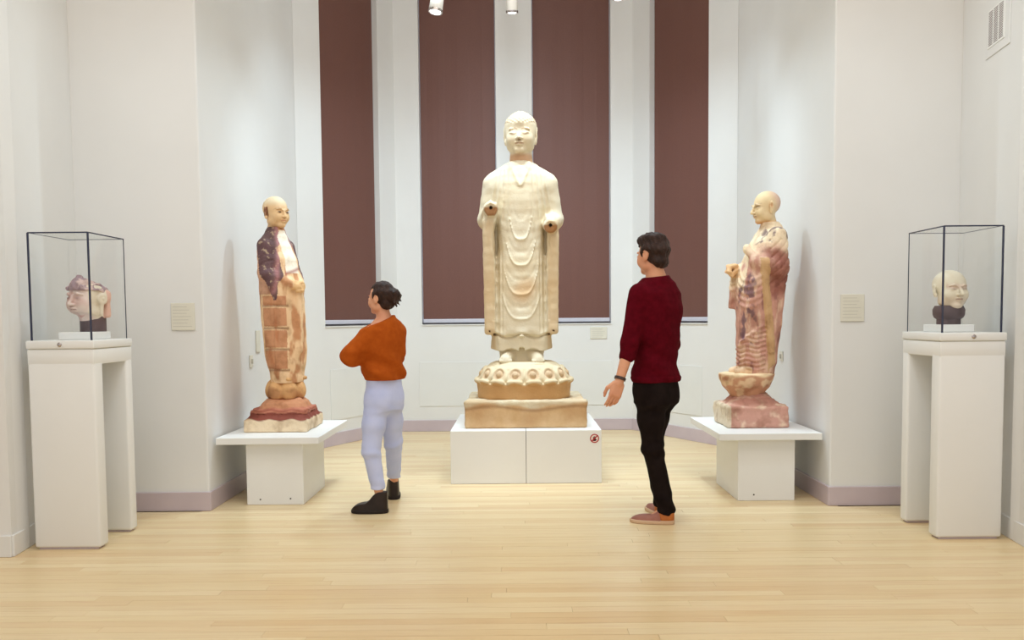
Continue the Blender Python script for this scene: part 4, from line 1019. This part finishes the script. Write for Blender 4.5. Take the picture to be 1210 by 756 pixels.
make_shoe('shoe', mn, W(1.005, 5.445, 0), math.radians(-104), .285, .098, M['tan_leather'], M['pale_sole'], 0, M['orange_leather'])
make_shoe('shoe', mn, W(.985, 5.625, 0), math.radians(-165), .285, .098, M['tan_leather'], M['pale_sole'], 0, M['orange_leather'])
mb = MB(); wp = np.array(LA[2]) - wv * .03
tor = bmesh.new(); Fq = Vector(wv).to_track_quat('Z', 'Y').to_matrix().to_4x4()
wb_ = MB(); wb_.lathe([(.033, -.010), (.037, -.008), (.037, .008), (.033, .010)], 24); o = wb_.build('watch', M['watch'], mn, loc=tuple(wp), smooth=True); o.rotation_euler = Vector(wv).to_track_quat('Z', 'Y').to_euler()

# ---- the woman: arms folded, back turned
B2 = np.array((-.97, 5.88, 0)); W2 = lambda x, y, z: (x - B2[0], y - B2[1], z)
wn_ = empty('person', tuple(B2)); tag(wn_, 'person with folded arms in rust sweater, light jeans and black boots', 'person')
FT = Frame(W2(-.940, 5.90, 0), rotz(math.radians(-126)))
torso = [(.80, 0, 0, .128, .10), (.90, 0, 0, .128, .10), (1.0, 0, 0, .128, .10), (1.10, 0, .0, .138, .108), (1.20, 0, .005, .148, .108), (1.265, 0, .012, .146, .096), (1.32, 0, .015, .11, .078), (1.36, 0, .012, .062, .058), (1.42, 0, 0, .045, .048)]
LA = [W2(-1.015, 5.795, 1.255), W2(-1.135, 5.735, 1.10), W2(-1.09, 5.95, 1.13)]
RA = [W2(-.855, 6.005, 1.255), W2(-.90, 6.14, 1.08), W2(-1.10, 6.02, 1.13)]
LG = [W2(-.985, 5.85, .79), W2(-1.025, 5.82, .445), W2(-.975, 5.835, .12)]
RG = [W2(-.91, 5.94, .79), W2(-.905, 6.06, .46), W2(-.94, 6.29, .12)]
S = SDF((-.28, -.25, .02), (.26, .52, 1.64), .0055)
S.loft(torso, 0, F=FT, n=2.2, inflate=-.008)
HF = Frame(W2(-.952, 5.895, 1.490), rotz(math.radians(-116)) @ rotx(.02)); hh = .212
sculpt_head(S, HF, hh, neck=(.2, .21, .62), brow=.6, nose=.9)
for arm in (LA, RA): S.chain(arm, [.042, .036, .026], .03)
for G in (LG, RG): S.chain(G, [.078, .05, .029], .04)
hand(S, aim_frame(LA[2], (.4, .8, .1), math.radians(-40)), .88, curl=.7, side=1)
hand(S, aim_frame(RA[2], (-.3, -.5, .2), math.radians(140)), .88, curl=.7, side=1)
S.cone(LG[2], (LG[2][0] - .07, LG[2][1] + .005, .035), .026, .016, .01); S.cone(RG[2], (RG[2][0] - .02, RG[2][1] + .07, .035), .030, .016, .02)
link('body', S.mesh('body', 1), M['skin'], wn_)
S = SDF((-.28, -.25, .86), (.26, .40, 1.46), .0065)
S.loft(torso, 0, F=FT, n=2.2, inflate=.016)
S.chain(LA, [.060, .058, .045], .03); S.chain(RA, [.060, .058, .045], .03)
S.cone(W2(-1.0, 5.85, 1.12), LA[1], .07, .05, .03)
S.disp(lambda x, y, z: .009 * np.sin((z + .5 * x) * 42 + 2 * np.sin(y * 14)) * sstep(1.25, 1.0, z) + .004 * vnoise(x, y, z, 26, 2))
S.disp(lambda x, y, z: .012 * ridge(z - .985, .04) + .004 + 0 * x + 0 * y)
S.cut((0, 0, .925), (0, .0, -1)); S.cut(W2(-.925, 5.88, 1.348), (-.35, -.18, 1))
link('sweater', S.mesh('sweater', 1), M['rust_knit'], wn_)
S = SDF((-.28, -.25, .08), (.26, .52, .99), .0065)
S.loft([(.72, 0, 0, .125, .10), (.84, 0, 0, .138, .108), (.92, 0, 0, .132, .104), (.965, 0, 0, .126, .10)], 0, F=FT, n=2.2, inflate=.0)
S.ell((.055, .03, .78), (.07, .07, .09), .05, F=FT); S.ell((-.055, .03, .78), (.07, .07, .09), .05, F=FT)
for G in (LG, RG): S.chain([G[0], tuple((np.array(G[0]) + np.array(G[1])) / 2), G[1], tuple(np.array(G[2]) + .2 * (np.array(G[1]) - np.array(G[2])) * .0)], [.086, .078, .062, .047], .03)
S.disp(lambda x, y, z: .004 * np.sin(z * 70 + 3 * np.sin(x * 14 + y * 9)) * (sstep(.3, .15, z) + ridge(z - .43, .05) + .4 * ridge(z - .74, .05)))
S.cut((0, 0, .165), (0, 0, -1))
link('jeans', S.mesh('jeans', 1), M['denim'], wn_)
def bun(S):
    S.ell((.0, .52 * hh, .05 * hh), (.24 * hh, .22 * hh, .27 * hh), .02, F=HF)
    for i in range(9):
        a = i * .7; S.cone((.12 * hh * math.cos(a), .58 * hh, .05 * hh + .15 * hh * math.sin(a)), (.26 * hh * math.cos(a), .66 * hh, -.02 * hh + .26 * hh * math.sin(a)), .05 * hh, .018 * hh, .01, F=HF)
make_hair(wn_, HF, hh, bun, low=-.30, disp_=.005, face=-.12)
make_shoe('boot', wn_, W2(-.918, 5.835, 0), math.radians(-92), .255, .10, M['black_leather'], M['sole'], .035)
make_shoe('boot', wn_, W2(-.935, 6.245, 0), math.radians(-168), .255, .10, M['black_leather'], M['sole'], .035)
